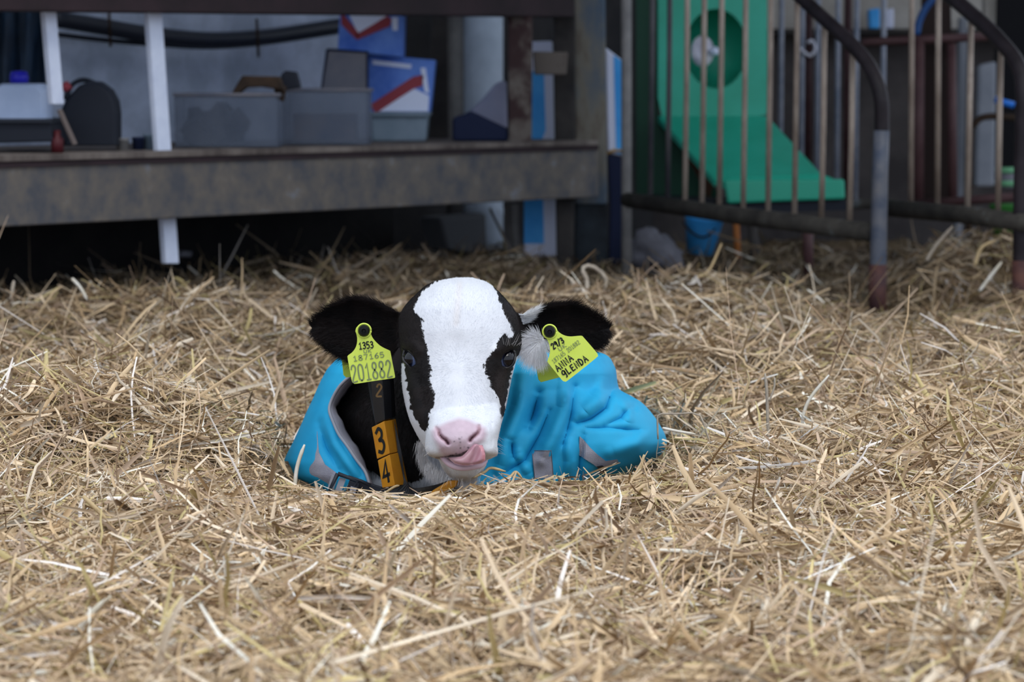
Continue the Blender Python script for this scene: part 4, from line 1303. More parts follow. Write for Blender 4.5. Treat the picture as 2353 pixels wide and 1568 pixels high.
# long white tuft inside the right-hand ear, and jaw fringe
n = 4600
a = rng.uniform(0, 1, n)
base = np.stack([1232 + 26 * (rng.random(n) - .35), 788 + 26 * (rng.random(n) - .5)], 1)
rt = P(base[:, 0], base[:, 1], 4.198 + .004 * rng.random(n))
ang = rng.uniform(math.radians(95), math.radians(305), n)
ang = np.where(rng.random(n) < .7, rng.uniform(math.radians(170), math.radians(290), n), ang)
dv = np.stack([np.cos(ang), -.55 + .3 * rng.random(n), np.sin(ang)], 1)
dv /= np.linalg.norm(dv, axis=1)[:, None]
hair_obj('ear_tuft', rt, dv, rng.uniform(.014, .032, n), np.array([.84, .85, .90]) * rng.uniform(.85, 1.05, (n, 1)), .00017, calf, bend=np.tile([0, .15, -.25], (n, 1)))
jx = spline([(958, 1020), (966, 1060), (985, 1085), (1010, 1096), (1045, 1106), (1085, 1104)], 300)
k = rng.integers(0, 300, 2600)
rt = P(jx[k, 0] + 9 + rng.normal(size=2600) * 5, jx[k, 1] - 4 + rng.normal(size=2600) * 6, 4.10 + .09 * np.clip((1060 - jx[k, 0]) / 90, 0, 1) + 0 * k)
dv = np.stack([-.10 + .15 * rng.normal(size=2600), -.3 * np.ones(2600), -1 + 0 * k], 1); dv /= np.linalg.norm(dv, axis=1)[:, None]
hair_obj('jaw_fringe', rt, dv, rng.uniform(.008, .017, 2600), np.array([.74, .72, .72]) * rng.uniform(.8, 1.05, (2600, 1)), .00014, calf)
# lashes, brow hairs and whiskers
def strands(name, lst, colr, rad, spread=.0):
    rt = []; dv = []; le = []; bd = []
    for (x0, y0, x1, y1, Y, b) in lst:
        a_ = P(x0, y0, Y); b_ = P(x1, y1, Y - .008)
        d = b_ - a_; L = np.linalg.norm(d); rt.append(a_); dv.append(d / L); le.append(L); bd.append([0, 0, b])
    n = len(lst)
    return hair_obj(name, np.array(rt), np.array(dv), np.array(le), np.tile(colr, (n, 1)), rad, calf, bend=np.array(bd))

strands('eyelashes', [(1168 + i * 1.6, 805 - .1 * i, 1180 + i * 2.6, 801 + (i % 3) * 3, 4.10, .25) for i in range(12)] + [(930 + i * 2, 806 + i, 920 + i * 1.5, 799 + i, 4.11, .2) for i in range(8)], [.01, .01, .012], .00022)
strands('brow_hairs', [(1158 + i * 3.2, 792 + (i * 7 % 5), 1150 + i * 5.5 + (i * 13 % 17), 752 + (i * 11 % 28), 4.09, -.25 + .1 * (i % 4)) for i in range(16)], [.5, .48, .48], .00013)
rw = np.random.default_rng(5)
strands('whiskers', [(x, y, x + dx, y + dy, 4.02, -.2) for x, y, dx, dy in [(1138 + rw.normal() * 4, 1020 + rw.normal() * 14, 14 + rw.random() * 12, 8 + rw.normal() * 8) for _ in range(10)] + [(985 + rw.normal() * 4, 1030 + rw.normal() * 12, -14 - rw.random() * 10, 6 + rw.normal() * 8) for _ in range(8)] + [(1060 + rw.normal() * 22, 1100, rw.normal() * 6, 12 + rw.random() * 8) for _ in range(12)]], [.6, .56, .52], .00010)

# ---------------------------------------------------------------- ear tags
yel = mat('yellow_tag', (.60, .74, .095), .45, spec=.4, col2=(.64, .78, .12), scale=30)
yel2 = mat('yellow_tag_back', (.50, .68, .08), .5)
prt = mat('grey_print', (.19, .24, .12), .6)
ink = mat('black_ink', (.012, .014, .016), .5)
blkb = mat('tag_button', (.004, .005, .006), .5, spec=.2)
mpp = 4.17 / 7200


def put_text(T, name, txt, ox, oy, ang, total, h, th, m, Y):
    n = len(txt); a = math.radians(ang)
    w_ = total / (n * 1.32 - .32)
    o_ = P(ox, oy, Y)
    strokes(txt, o_, (math.cos(a), 0, math.sin(a)), (-math.sin(a), 0, math.cos(a)), (0, -1, 0), w_ * mpp, h * mpp, w_ * .32 * mpp, th * mpp).build(name, m, T)


def tagthing(poly, back, btn, label, rot):
    T = thing('ear_tag', P(btn[0], btn[1], 4.19), label, 'ear tag', 'yellow ear tags')
    q = spline(poly + [poly[0]], 90)[:-1]
    mb = MB(); mb.prism([P(x, y, 4.168) for x, y in q], (0, .0016, 0)); mb.build('front_plate', yel, T)
    mb = MB(); mb.prism([P(x, y, 4.252) for x, y in back], (0, .0016, 0)); mb.build('back_plate', yel2, T, bevel=.0005)
    c = P(btn[0], btn[1], 4.168)
    ring = [c + np.array([btn[2] * mpp * 1.22 * math.cos(t), -.0006, btn[2] * mpp * 1.22 * math.sin(t)]) for t in np.linspace(0, 2 * math.pi, 33)]
    MB().tube(ring, .0012, 8).build('collar_ring', yel, T, smooth=True)
    MB().lathe(P(btn[0], btn[1], 4.168) + np.array([0, .082, 0]), [(0, .004), (.078, .004), (.080, btn[2] * mpp), (.085, btn[2] * mpp), (.088, btn[2] * mpp * .8), (.0885, .003), (.086, .002), (.086, 0)], 26, axis=(0, -1, 0), ref=(0, 0, 1)).build('button', blkb, T, smooth=False)
    return T

def X5(p): return [(700 + x / 6.03, 660 + y / 6.03) for x, y in p]
def X6(p): return [(1170 + x / 6.82, 670 + y / 6.82) for x, y in p]
TL = tagthing(X5([(703, 610), (715, 565), (750, 532), (800, 518), (850, 528), (895, 560), (912, 600), (925, 670), (965, 735), (1035, 805), (1105, 848), (1175, 880), (1190, 905), (1215, 1040), (1251, 1225), (1248, 1250), (1225, 1264), (960, 1302), (715, 1340), (680, 1334), (655, 1305), (625, 1150), (596, 985), (600, 950), (655, 908), (700, 850), (722, 790), (728, 730), (722, 670)]),
              [(785, 824), (789, 862), (795, 868), (880, 860), (870, 815)], (836.5, 760, 13), 'yellow ear tag numbered 201882 in the ear at the left of the photo', -8)
for nm, txt, x, y, h, tot, th, m in (('printed_number', '201882', 810, 878, 38, 93, 3.2, prt), ('printed_number', '187165', 812, 830.5, 11.5, 72, 1.9, prt), ('printed_letters', 'UK', 836, 812, 7, 18, 1.5, prt), ('handwriting', '1353', 825.5, 803, 15, 33, 2.7, ink)):
    put_text(TL, nm, txt, x, y, 8 if th < 2.5 or th > 3 else 6, tot, h, th, m, 4.1674)
TR_ = tagthing(X6([(533, 690), (535, 650), (570, 600), (620, 562), (680, 552), (735, 585), (780, 640), (860, 688), (960, 708), (1080, 698), (1135, 698), (1160, 715), (1270, 840), (1375, 965), (1387, 1000), (1375, 1032), (1150, 1215), (915, 1398), (875, 1412), (830, 1392), (715, 1250), (608, 1115), (603, 1080), (632, 995), (640, 900), (622, 815), (590, 750), (545, 715)]),
               [(1230, 834), (1237, 873), (1243, 879), (1300, 864), (1296, 826)], (1263, 762.5, 13), 'yellow ear tag with ANNA GLENDA handwritten, in the ear at the right of the photo', 36)
for nm, txt, x, y, h, tot, th, m, an in (('printed_number', '187165 201882', *X6([(700, 1130)])[0], 9.5, 77, 1.2, prt, 37.5), ('printed_letters', 'UK', *X6([(795, 940)])[0], 9, 20, 1.5, prt, 36),
                                         ('handwriting', '29/3', *X6([(695, 905)])[0], 13, 30, 2.9, ink, 33), ('handwriting', 'ANNA', *X6([(765, 1258)])[0], 15, 46, 2.9, ink, 38), ('handwriting', 'GLENDA', *X6([(865, 1345)])[0], 15, 68, 3.0, ink, 35)):
    put_text(TR_, nm, txt, x, y, an, tot, h, th, m, 4.1674)

# ---------------------------------------------------------------- coat
blue = mat('blue_coat_fabric', (.010, .30, .56), .62, col2=(.018, .36, .63), scale=6, bump=.12, bscale=900, spec=.25)
bn = blue.node_tree.nodes['Principled BSDF']
grey = mat('grey_reflective_fabric', (.26, .26, .32), .6, col2=(.32, .32, .38), scale=40, bump=.3, bscale=700)
strap_m = mat('navy_webbing', (.008, .012, .022), .55, spec=.4)
greystrap = mat('grey_webbing', (.30, .31, .36), .5)
CO = thing('calf_coat', P(1080, 1120, 4.5) * [1, 1, 0], 'bright blue quilted calf coat with grey trim and straps, worn by the calf', 'coat')
OPEN = [(803, 866), (780.5, 890), (762, 922), (758, 944), (769, 973), (780, 999), (799, 1025), (821, 1058), (840, 1084), (850, 1107), (862, 1160), (1080, 1160), (1105, 1060), (1118, 990), (1120, 900), (1110, 800), (860, 800)]
ys = np.arange(806, 1150.1, 2.0)
nth = 380
vs = []; fs = []; meta = []
for i, y in enumerate(ys):
    L = np.interp(y, CL_K, CL_L); R = np.interp(y, CL_K, CL_R)
    c = (L + R) / 2; w_ = (R - L) / 2
    u = np.sin(np.linspace(-math.pi / 2, math.pi / 2, nth + 1))
    x = c + w_ * u
    Yf_ = coatY(x, np.full_like(x, y))
    F = P(x, np.full_like(x, y), Yf_)
    back = np.linspace(0, 1, 61)[1:-1]
    ub = np.cos(back * math.pi)
    xb = c + w_ * ub
    Ys = Yf_[-1] * (1 + ub) / 2 + Yf_[0] * (1 - ub) / 2
    Bk = P(xb, np.full_like(xb, y), Ys + np.interp(y, [806, 900, 1150], [.35, .6, .66]) * np.sqrt(1 - ub ** 2))
    ring = np.vstack([F, Bk])
    vs.append(ring); meta.append(np.concatenate([x, np.full(len(xb), -999.)]))
N = len(vs[0])
X_ = np.array(meta)
XM = (X_[:-1, :nth] + X_[:-1, 1:nth + 1] + X_[1:, :nth] + X_[1:, 1:nth + 1]) / 4
HOLE = inpoly(XM, np.repeat(((ys[:-1] + ys[1:]) / 2)[:, None], nth, 1), OPEN)
for i in range(len(ys) - 1):
    for k in range(N):
        k2 = (k + 1) % N
        if k < nth:
            if HOLE[i, k]: continue
        fs.append((i * N + k, i * N + k2, (i + 1) * N + k2, (i + 1) * N + k))
fs.append(tuple(range(N - 1, -1, -1)))
sh = mesh_obj('coat_shell', np.vstack(vs), fs, blue, CO, smooth=True)
md = sh.modifiers.new('solid', 'SOLIDIFY'); md.thickness = .003; md.offset = -1
# grey trim around the neck opening
edge = spline([(822, 852), (803, 867), (780.5, 889), (763, 920), (758, 944), (768, 973), (780, 999), (799, 1025), (821, 1058), (840, 1084), (850, 1112)], 60)
inner = spline([(832, 862), (812, 878), (795, 900), (778, 925), (771, 942), (784, 967), (801, 1003), (820, 1028), (836, 1062), (846, 1090), (858, 1118)], 60)
vs = []; fs = []
for i in range(60):
    for j in range(6):
        t_ = j / 5
        p2 = edge[i] * (1 - t_) + inner[i] * t_
        yy = float(coatY(edge[i][0], edge[i][1])) - .005 + .022 * t_ ** 1.3 - .003 * math.sin(t_ * math.pi)
        vs.append(P(p2[0] + (0.9 * math.sin(i * 1.1) if j == 5 else 0), p2[1], yy))
for i in range(59):
    for j in range(5): fs.append((i * 6 + j, i * 6 + j + 1, (i + 1) * 6 + j + 1, (i + 1) * 6 + j))
o = mesh_obj('neck_trim', vs, fs, grey, CO, smooth=True)
md = o.modifiers.new('solid', 'SOLIDIFY'); md.thickness = .0025; md.offset = 0
vs_ = P(edge[:, 0] - 1, edge[:, 1], coatY(edge[:, 0], edge[:, 1]) - .006)
MB().tube(vs_, .0022, 8).build('trim_piping', greystrap, CO, smooth=True)


def coatpatch(name, poly, m, off=.005, th=.003, parent=CO, pitch=4):
    v_, f_ = patch(poly, lambda x, y: coatY(x, y) - off, pitch, th)
    return mesh_obj(name, v_, f_, m, parent, smooth=False)

coatpatch('leg_flap', [(721, 984), (729, 992), (731, 1020), (733, 1040), (747, 1068), (772, 1086), (760, 1110), (747, 1132), (720, 1120), (700, 1098), (693, 1077), (700, 1045), (708, 1008)], grey)
coatpatch('reflective_square', [(1222.5, 1036), (1266.5, 1036), (1272, 1100), (1229, 1100)], grey, .006)
for a, b in (((1222.5, 1036), (1266.5, 1036)), ((1266.5, 1036), (1272, 1100)), ((1222.5, 1036), (1229, 1100))):
    q = np.linspace(a, b, 12)
    MB().tube(P(q[:, 0], q[:, 1], coatY(q[:, 0], q[:, 1]) - .0065), .0005, 6).build('stitching', M['clearlid'], CO, smooth=True)
coatpatch('rear_strap', [(1332, 1003), (1342, 1012), (1356, 1029), (1374, 1046), (1392, 1060), (1418, 1056), (1423, 1065), (1390, 1076), (1376, 1078), (1364, 1068), (1345, 1056), (1330, 1046)], grey, .009)
coatpatch('strap_end', [(1336, 1094), (1352, 1084), (1376, 1084), (1380, 1094), (1350, 1106)], grey, .006)
coatpatch('strap_buckle', [(1372, 1072), (1384, 1070), (1394, 1078), (1392, 1090), (1378, 1088)], strap_m, .014, .006)
coatpatch('coat_seam', [(1344, 960), (1346, 975), (1345, 990), (1343, 990), (1343, 975), (1342, 960)], mat('seam_shadow_thread', (.05, .12, .2), .8), .004, .001)
# chest buckle and straps
SY = 4.222
T = CO
def bar3(name, pts, r, m, Y=SY, parent=CO): return MB().tube([P(x, y, Y) for x, y in pts], r, 8).build(name, m, parent, smooth=True)
polyY([(762, 1092), (776, 1098), (766, 1128), (752, 1124)], SY + .012, .004).build('strap', greystrap, CO)
bar3('buckle_frame', [(776, 1089), (757, 1128), (800, 1140), (822, 1106), (776, 1089)], .0030, strap_m)
polyY([(781, 1098), (795, 1102), (784, 1132), (770, 1127)], SY + .002, .003).build('webbing_band', greystrap, CO)
polyY([(803, 1104), (826, 1112), (818, 1150), (790, 1142)], SY - .001, .006).build('buckle', strap_m, CO, bevel=.001)
polyY([(806, 1118), (820, 1122), (812, 1148), (800, 1144)], SY - .003, .003).build('webbing_band', greystrap, CO)
polyY([(822, 1105), (850, 1112), (905, 1128), (905, 1160), (840, 1156), (812, 1140)], SY + .008, .006).build('chest_strap', strap_m, CO, bevel=.001)
bar3('strap_edge', [(800, 1096), (830, 1106), (852, 1116)], .0022, strap_m)

# ---------------------------------------------------------------- collar with number blocks
KC = thing('collar', P(900, 1120, 4.24), 'black neck collar threaded with yellow number blocks 3 and 4, hanging down the calf neck', 'collar')
gold = mat('amber_block', (.62, .27, .015), .45, col2=(.56, .22, .012), scale=30, spec=.4)
goldd = mat('faded_gold_print', (.22, .13, .05), .6)
blk = mat('collar_black', (.007, .008, .011), .45, spec=.4)
stp = [P(862, 800, 4.262), P(866, 870, 4.252), P(882, 960, 4.236), P(900, 1040, 4.226), P(912, 1112, 4.222), P(945, 1142, 4.20), P(1000, 1138, 4.125), P(1045, 1124, 4.118)]
stp = spline(stp, 50)
vs = []; fs = []
for i, p in enumerate(stp):
    a, b = stp[max(i - 1, 0)], stp[min(i + 1, 49)]
    t_ = (b - a) / np.linalg.norm(b - a); s_ = np.cross(t_, [0, -1, 0]); s_ /= np.linalg.norm(s_)
    for q, e in ((-1, 0), (1, 0), (1, .004), (-1, .004)):
        vs.append(p + s_ * .013 * q + np.array([0, e, 0]))
for i in range(49):
    for k in range(4): fs.append((i * 4 + k, i * 4 + (k + 1) % 4, (i + 1) * 4 + (k + 1) % 4, (i + 1) * 4 + k))
mesh_obj('strap', vs, fs, blk, KC)


def block(q, m, name, digit, inkm, dy=0):
    """q: front-left face tl,tr,br,bl then right face tr,br; tr/br shared ridge"""
    tl, tr, br, bl, rt, rb = q
    Yl, Yr, Ye = 4.226, 4.206, 4.222
    A = [P(*tl, Yl), P(*tr, Yr), P(*rt, Ye), P(*bl, Yl), P(*br, Yr), P(*rb, Ye)]
    Bk = [p + np.array([.004, .022, 0]) for p in A]
    vs = A + Bk
    fs = [(0, 3, 4, 1), (1, 4, 5, 2), (0, 1, 2, 8, 7, 6), (3, 9, 10, 11, 5, 4), (0, 6, 9, 3), (2, 5, 11, 8), (6, 7, 8, 11, 10, 9)]
    B = thing_child(name, vs, fs, m)
    if digit:
        ux = A[1] - A[0]; uy = A[0] - A[3]; wl_ = np.linalg.norm(ux); hl = np.linalg.norm(uy)
        ux /= wl_; uy /= hl; nn = np.cross(ux, uy); nn = nn if nn[1] < 0 else -nn
        strokes(digit, A[3] + ux * wl_ * .22 + uy * hl * .12 + nn * .0004, ux, uy, nn, wl_ * .55, hl * .74, 0, wl_ * .17).build('digit', inkm, B)
    return B


def thing_child(name, vs, fs, m):
    o = mesh_obj(name, vs, fs, m, KC)
    md = o.modifiers.new('bevel', 'BEVEL'); md.width = .0012; md.segments = 3; md.limit_method = 'ANGLE'
    return o

def X1(p): return [(640 + x / 2.704, 600 + y / 2.704) for x, y in p]
block(X1([(578, 1035), (655, 995), (690, 1198), (612, 1232), (705, 990), (737, 1190)]), gold, 'number_block', '3', ink)
block(X1([(616, 1240), (690, 1203), (722, 1398), (645, 1412), (740, 1193), (783, 1392)]), gold, 'number_block', '4', ink)
block([(852, 872), (878, 868), (884, 966), (862, 975), (896, 868), (901, 962)], blk, 'black_block', None, None)
strokes('2', P(864, 910, 4.204), (1, 0, -.1), (0.05, 0, 1), (0, -1, 0), .0075, .016, 0, .0025).build('faded_digit', goldd, KC)
polyY([(994, 1130), (1030, 1108), (1054, 1105), (1048, 1118), (1010, 1146), (985, 1142)], 4.10, .014).build('number_block', gold, KC, bevel=.002)
polyY([(1040, 1124), (1060, 1114), (1066, 1128), (1036, 1142)], 4.112, .008).build('strap_tail', mat('teal_webbing', (.01, .06, .12), .6), KC, bevel=.001)
# ---------------------------------------------------------------- straw bedding
def g2(x, y, cx_, cy_, sx_, sy_): return np.exp(-((x - cx_) / sx_) ** 2 - ((y - cy_) / sy_) ** 2)


def H(x, y):
    x = np.asarray(x, float); y = np.asarray(y, float)
    h = .012 * np.ones_like(x)
    h = h - .04 * g2(x, y, -.50, 5.0, .3, .22)
    h = h + .088 * g2(x, y, -.60, 4.42, .32, .19)          # mound left of the calf
    h = h + .050 * g2(x, y, -.95, 5.3, .5, .5)
    h = h + .058 * g2(x, y, -.95, 6.35, .70, .30)           # crest before the shelf frame
    h = h + .03 * g2(x, y, -.35, 6.6, .3, .4)
    h = h + .055 * g2(x, y, -.30, 7.9, .5, .6)
    h = h + .045 * g2(x, y, .62, 5.5, .4, .6)
    h = h + .070 * g2(x, y, .40, 6.75, .28, .38)             # crest on the right
    h = h + .06 * g2(x, y, .1, 6.3, .2, .3)
    h = h - .045 * g2(x, y, .84, 6.75, .12, .40)
    h = h + .165 * g2(x, y, 1.12, 7.42, .22, .26)            # heap at the gates
    h = h + .055 * g2(x, y, .72, 8.3, .26, .3)
    h = h + .02 * g2(x, y, .5, 4.4, .25, .2)
    h = h - .035 * g2(x, y, -.30, 5.2, .2, .5)
    h = h - .05 * g2(x, y, -.1, 6.9, .3, .35)
    far = np.interp(y, [4.4, 5.2], [1, 1.7])
    h = h + far * .034 * (vnoise(x * 5, y * 4, 0, 0) - .5) + far * .034 * (vnoise(x * 13, y * 11, 0, 1) - .5) + .022 * (vnoise(x * 31, y * 27, 0, 2) - .5)
    h = h - .038 * g2(x, y, -.15, 4.13, .17, .11)
    flat = g2(x, y, -.06, 4.05, .34, .17)
    h = h * (1 - .75 * flat) + .0 * flat
    return h


# base under the loose straw
gx = np.linspace(-3.2, 3.2, 260); gy = np.concatenate([np.linspace(1.6, 6.0, 300), np.linspace(6.03, 12, 120)])
XX, YY = np.meshgrid(gx, gy)
ZZ = H(XX, YY) - .022
body_r = ((XX + .03) / .36) ** 2 + ((YY - 4.66) / .46) ** 2
ZZ = np.where(body_r < 1, np.minimum(ZZ, -.03), ZZ)
vv = np.stack([XX, YY, ZZ], -1).reshape(-1, 3)
nxg = len(gx)
I, J = np.meshgrid(np.arange(len(gy) - 1), np.arange(nxg - 1), indexing='ij')
a = (I * nxg + J).ravel()
xa, ya = XX.ravel()[a], YY.ravel()[a]
a = a[~(((xa - LA[0]) * LN[0] + (ya - LA[1]) * LN[1] > .68) & (xa < .4)) & (ya < 10.35)]
ff = np.stack([a, a + 1, a + 1 + nxg, a + nxg], 1)
under = mat('matted_straw', (.05, .032, .017), .95, col2=(.20, .14, .075), scale=45, bump=1.0, bscale=120)
me2 = bpy.data.meshes.new('straw_bed')
me2.vertices.add(len(vv)); me2.vertices.foreach_set('co', vv.ravel())
me2.loops.add(ff.size); me2.loops.foreach_set('vertex_index', ff.ravel())
me2.polygons.add(len(ff)); me2.polygons.foreach_set('loop_start', np.arange(0, ff.size, 4)); me2.polygons.foreach_set('loop_total', np.full(len(ff), 4))
me2.polygons.foreach_set('use_smooth', [True] * len(ff))
me2.update(); me2.validate()
me2.materials.append(under)
o = bpy.data.objects.new('straw_bed', me2); COL.objects.link(o)
tag(o, 'matted brown straw bed under the loose straw', 'straw', None, 'stuff')

PAL = np.array([[.62, .47, .275], [.52, .375, .205], [.69, .55, .36], [.38, .265, .145], [.56, .465, .21], [.76, .66, .49], [.24, .16, .09], [.49, .36, .24], [.86, .81, .72], [.57, .43, .29]])
PW = np.array([.20, .16, .15, .10, .09, .10, .05, .08, .03, .04]); PW = PW / PW.sum()
PMUL = np.array([.965, .935, .965])

straw_m = attr_mat('straw', rough=.5, spec=.35)
nt = straw_m.node_tree
bs = nt.nodes['Principled BSDF']


def blocked(pts, r):
    """stations that would lie inside the calf or stick up before its face"""
    x, y, z = pts[..., 0], pts[..., 1], pts[..., 2]
    px_, py_ = proj(pts)
    inside = (((x + .03) / .31) ** 2 + ((y - 4.66) / .38) ** 2 < 1) & (z > -.02)
    inside |= (x > -.30) & (x < .20) & (y > 4.28) & (y < 5.0) & (z > -.01)
    lim = np.interp(px_, [640, 700, 760, 860, 960, 1060, 1110, 1200, 1400, 1470, 1540], [1066, 1116, 1134, 1148, 1146, 1110, 1106, 1100, 1092, 1058, 1000])
    lim = lim + np.minimum(r.normal(-4, 11, len(pts)), 10)[:, None]
    ahead = (y <= 4.6) & (px_ > 652) & (px_ < 1532) & (py_ < lim)
    wall = ((x - LA[0]) * LN[0] + (y - LA[1]) * LN[1] > .70) & (x < .45) | (y > 10.3)
    return (inside | ahead | wall).any(axis=-1)


def straw_mesh(name, n, region, lenr, widr, nst, pit, fold, seed, zoff, colmul=1.0, pale=0.0, upf=.04, curl=1.0):
    r = np.random.default_rng(seed)
    x, y = region(r, n)
    z = H(x, y)
    L = np.exp(r.normal(math.log(lenr[0]), lenr[1], n)); L = np.clip(L, lenr[2], lenr[3])
    W = np.exp(r.normal(math.log(widr[0]), widr[1], n)); W = np.clip(W, .0005, .0085)
    az = vnoise(x * 7, y * 7, 0, 5) * 2 * math.pi * 1.4 + r.normal(0, .8, n)
    el = r.normal(0, pit, n)
    up = r.random(n) < upf
    el = np.where(up, r.uniform(.3, 1.25, n), el)
    # follow the slope of the bed
    e = .02
    sxh = (H(x + e, y) - H(x - e, y)) / (2 * e); syh = (H(x, y + e) - H(x, y - e)) / (2 * e)
    dx, dy = np.cos(az), np.sin(az)
    dz = np.tan(np.clip(el, -1.2, 1.3)) + (dx * sxh + dy * syh) * .8
    D = np.stack([dx, dy, dz], 1); D /= np.linalg.norm(D, axis=1)[:, None]
    Sd = np.stack([-dy, dx, r.normal(0, .35, n)], 1); Sd -= D * np.sum(Sd * D, 1)[:, None]; Sd /= np.linalg.norm(Sd, axis=1)[:, None]
    N_ = np.cross(D, Sd)
    C = np.stack([x, y, z + r.uniform(zoff[0], zoff[1], n) + np.where(up, L * .25, 0)], 1)
    s = np.linspace(-.5, .5, nst)
    b1 = r.normal(0, .16 * curl, n); b2 = r.normal(0, .13 * curl, n)
    kink = r.random(n) < .34; kp = r.uniform(-.25, .25, n); ka = r.normal(0, .9, n); kb = r.normal(0, .5, n)
    pts = C[:, None, :] + D[:, None, :] * (L[:, None] * s)[:, :, None]
    par = (s[None, :] ** 2 - .08)
    kk = np.maximum(0, s[None, :] - kp[:, None]) * kink[:, None]
    o1 = L[:, None] * (b1[:, None] * par + ka[:, None] * kk)
    o2 = L[:, None] * (b2[:, None] * par * .8 + kb[:, None] * kk)
    wob = r.normal(0, .017, (n, nst)) * L[:, None]
    pts = pts + Sd[:, None, :] * (o1 + wob)[:, :, None] + N_[:, None, :] * o2[:, :, None]
    # sink end points that would hover
    bad = blocked(pts, r)
    ok = ~bad
    pts, W, D, Sd, N_, L = pts[ok], W[ok], D[ok], Sd[ok], N_[ok], L[ok]
    n = len(pts)
    tw = r.normal(0, .7, n)[:, None] + r.normal(0, .8, n)[:, None] * s[None, :]
    ct, st = np.cos(tw)[:, :, None], np.sin(tw)[:, :, None]
    S_ = Sd[:, None, :] * ct + N_[:, None, :] * st
    U_ = -Sd[:, None, :] * st + N_[:, None, :] * ct
    prof = np.interp(s, [-.5, -.42, .42, .5], [.75, 1, 1, .55])[None, :, None] * W[:, None, None] / 2
    if fold:
        offs = [(-1, -.35), (0, .35), (1, -.35)]
    else:
        offs = [(-1, 0), (1, 0)]
    m_ = len(offs)
    vs = np.stack([pts + S_ * prof * a_ + U_ * prof * b_ for a_, b_ in offs], 2)  # n, nst, m, 3
    vs = vs.reshape(-1, 3)
    base = (np.arange(n) * nst * m_)[:, None, None]
    i_, k_ = np.meshgrid(np.arange(nst - 1), np.arange(m_ - 1), indexing='ij')
    q = (i_ * m_ + k_)[None]
    f = np.stack([base + q, base + q + 1, base + q + m_ + 1, base + q + m_], -1).reshape(-1, 4)
    ci = r.choice(len(PAL), n, p=PW)
    cc = PAL[ci] * r.uniform(.78, 1.18, (n, 1)) * colmul * PMUL
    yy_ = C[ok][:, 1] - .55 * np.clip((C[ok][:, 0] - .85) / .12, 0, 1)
    cc = cc * np.interp(yy_, [5.2, 6.5, 7.2, 7.9], [1, .86, .52, .38])[:, None]  # older brown straw at the back, with shade under shelf and gates painted in
    cc = np.where((r.random(n) < pale)[:, None], np.array([.80, .76, .66]), cc)
    grad = 1 + r.normal(0, .10, (n, nst, 1))
    cv = np.clip(np.repeat((cc[:, None, :] * grad)[:, :, None, :], m_, 2).reshape(-1, 3), 0, .95)
    me = bpy.data.meshes.new(name)
    me.vertices.add(len(vs)); me.vertices.foreach_set('co', vs.astype(np.float32).ravel())
    me.loops.add(f.size); me.loops.foreach_set('vertex_index', f.astype(np.int32).ravel())
    me.polygons.add(len(f)); me.polygons.foreach_set('loop_start', np.arange(0, f.size, 4, dtype=np.int32)); me.polygons.foreach_set('loop_total', np.full(len(f), 4, dtype=np.int32))
    me.polygons.foreach_set('use_smooth', np.ones(len(f), bool))
    me.update()
    at_ = me.color_attributes.new('Col', 'FLOAT_COLOR', 'POINT')
    at_.data.foreach_set('color', np.hstack([cv, np.ones((len(cv), 1))]).astype(np.float32).ravel())
    me.materials.append(straw_m)
    o = bpy.data.objects.new(name, me); COL.objects.link(o)
    print(name, n, 'tris', len(f) * 2)
    return o


def reg(y0, y1, m=.16, extra=.18, power=1.0):
    def f(r, n):
        xs, ys_ = [], []
        tot = 0
        while tot < n:
            yy = r.uniform(y0, y1, n); xx = r.uniform(-1, 1, n) * (y1 * .165 + extra)
            k = np.abs(xx) < yy * .165 + extra
            k &= r.random(n) < (y0 / yy) ** power
            xs.append(xx[k]); ys_.append(yy[k]); tot += k.sum()
        return np.concatenate(xs)[:n], np.concatenate(ys_)[:n]
    return f

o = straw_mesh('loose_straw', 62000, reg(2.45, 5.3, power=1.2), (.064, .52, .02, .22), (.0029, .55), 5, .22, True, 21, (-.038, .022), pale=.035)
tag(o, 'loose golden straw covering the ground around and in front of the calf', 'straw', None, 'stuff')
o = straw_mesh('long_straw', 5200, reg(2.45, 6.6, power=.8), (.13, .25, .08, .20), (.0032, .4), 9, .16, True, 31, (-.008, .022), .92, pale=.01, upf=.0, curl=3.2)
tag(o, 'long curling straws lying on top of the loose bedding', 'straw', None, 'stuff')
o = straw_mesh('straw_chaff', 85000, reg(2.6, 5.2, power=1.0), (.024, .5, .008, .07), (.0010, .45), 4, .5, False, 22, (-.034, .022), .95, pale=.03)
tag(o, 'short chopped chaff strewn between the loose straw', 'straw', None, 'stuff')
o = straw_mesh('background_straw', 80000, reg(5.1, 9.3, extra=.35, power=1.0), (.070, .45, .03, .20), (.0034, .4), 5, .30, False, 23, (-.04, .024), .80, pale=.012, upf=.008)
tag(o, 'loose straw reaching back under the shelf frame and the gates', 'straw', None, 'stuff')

def outer(r, n):
    yy = r.uniform(2.0, 8.0, n); s = np.where(r.random(n) < .5, -1, 1)
    return s * (yy * .165 + r.uniform(.10, 1.1, n)), yy

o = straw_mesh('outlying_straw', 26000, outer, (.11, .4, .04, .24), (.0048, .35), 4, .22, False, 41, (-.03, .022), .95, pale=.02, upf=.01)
tag(o, 'loose straw at both sides of the pen beyond the calf', 'straw', None, 'stuff')

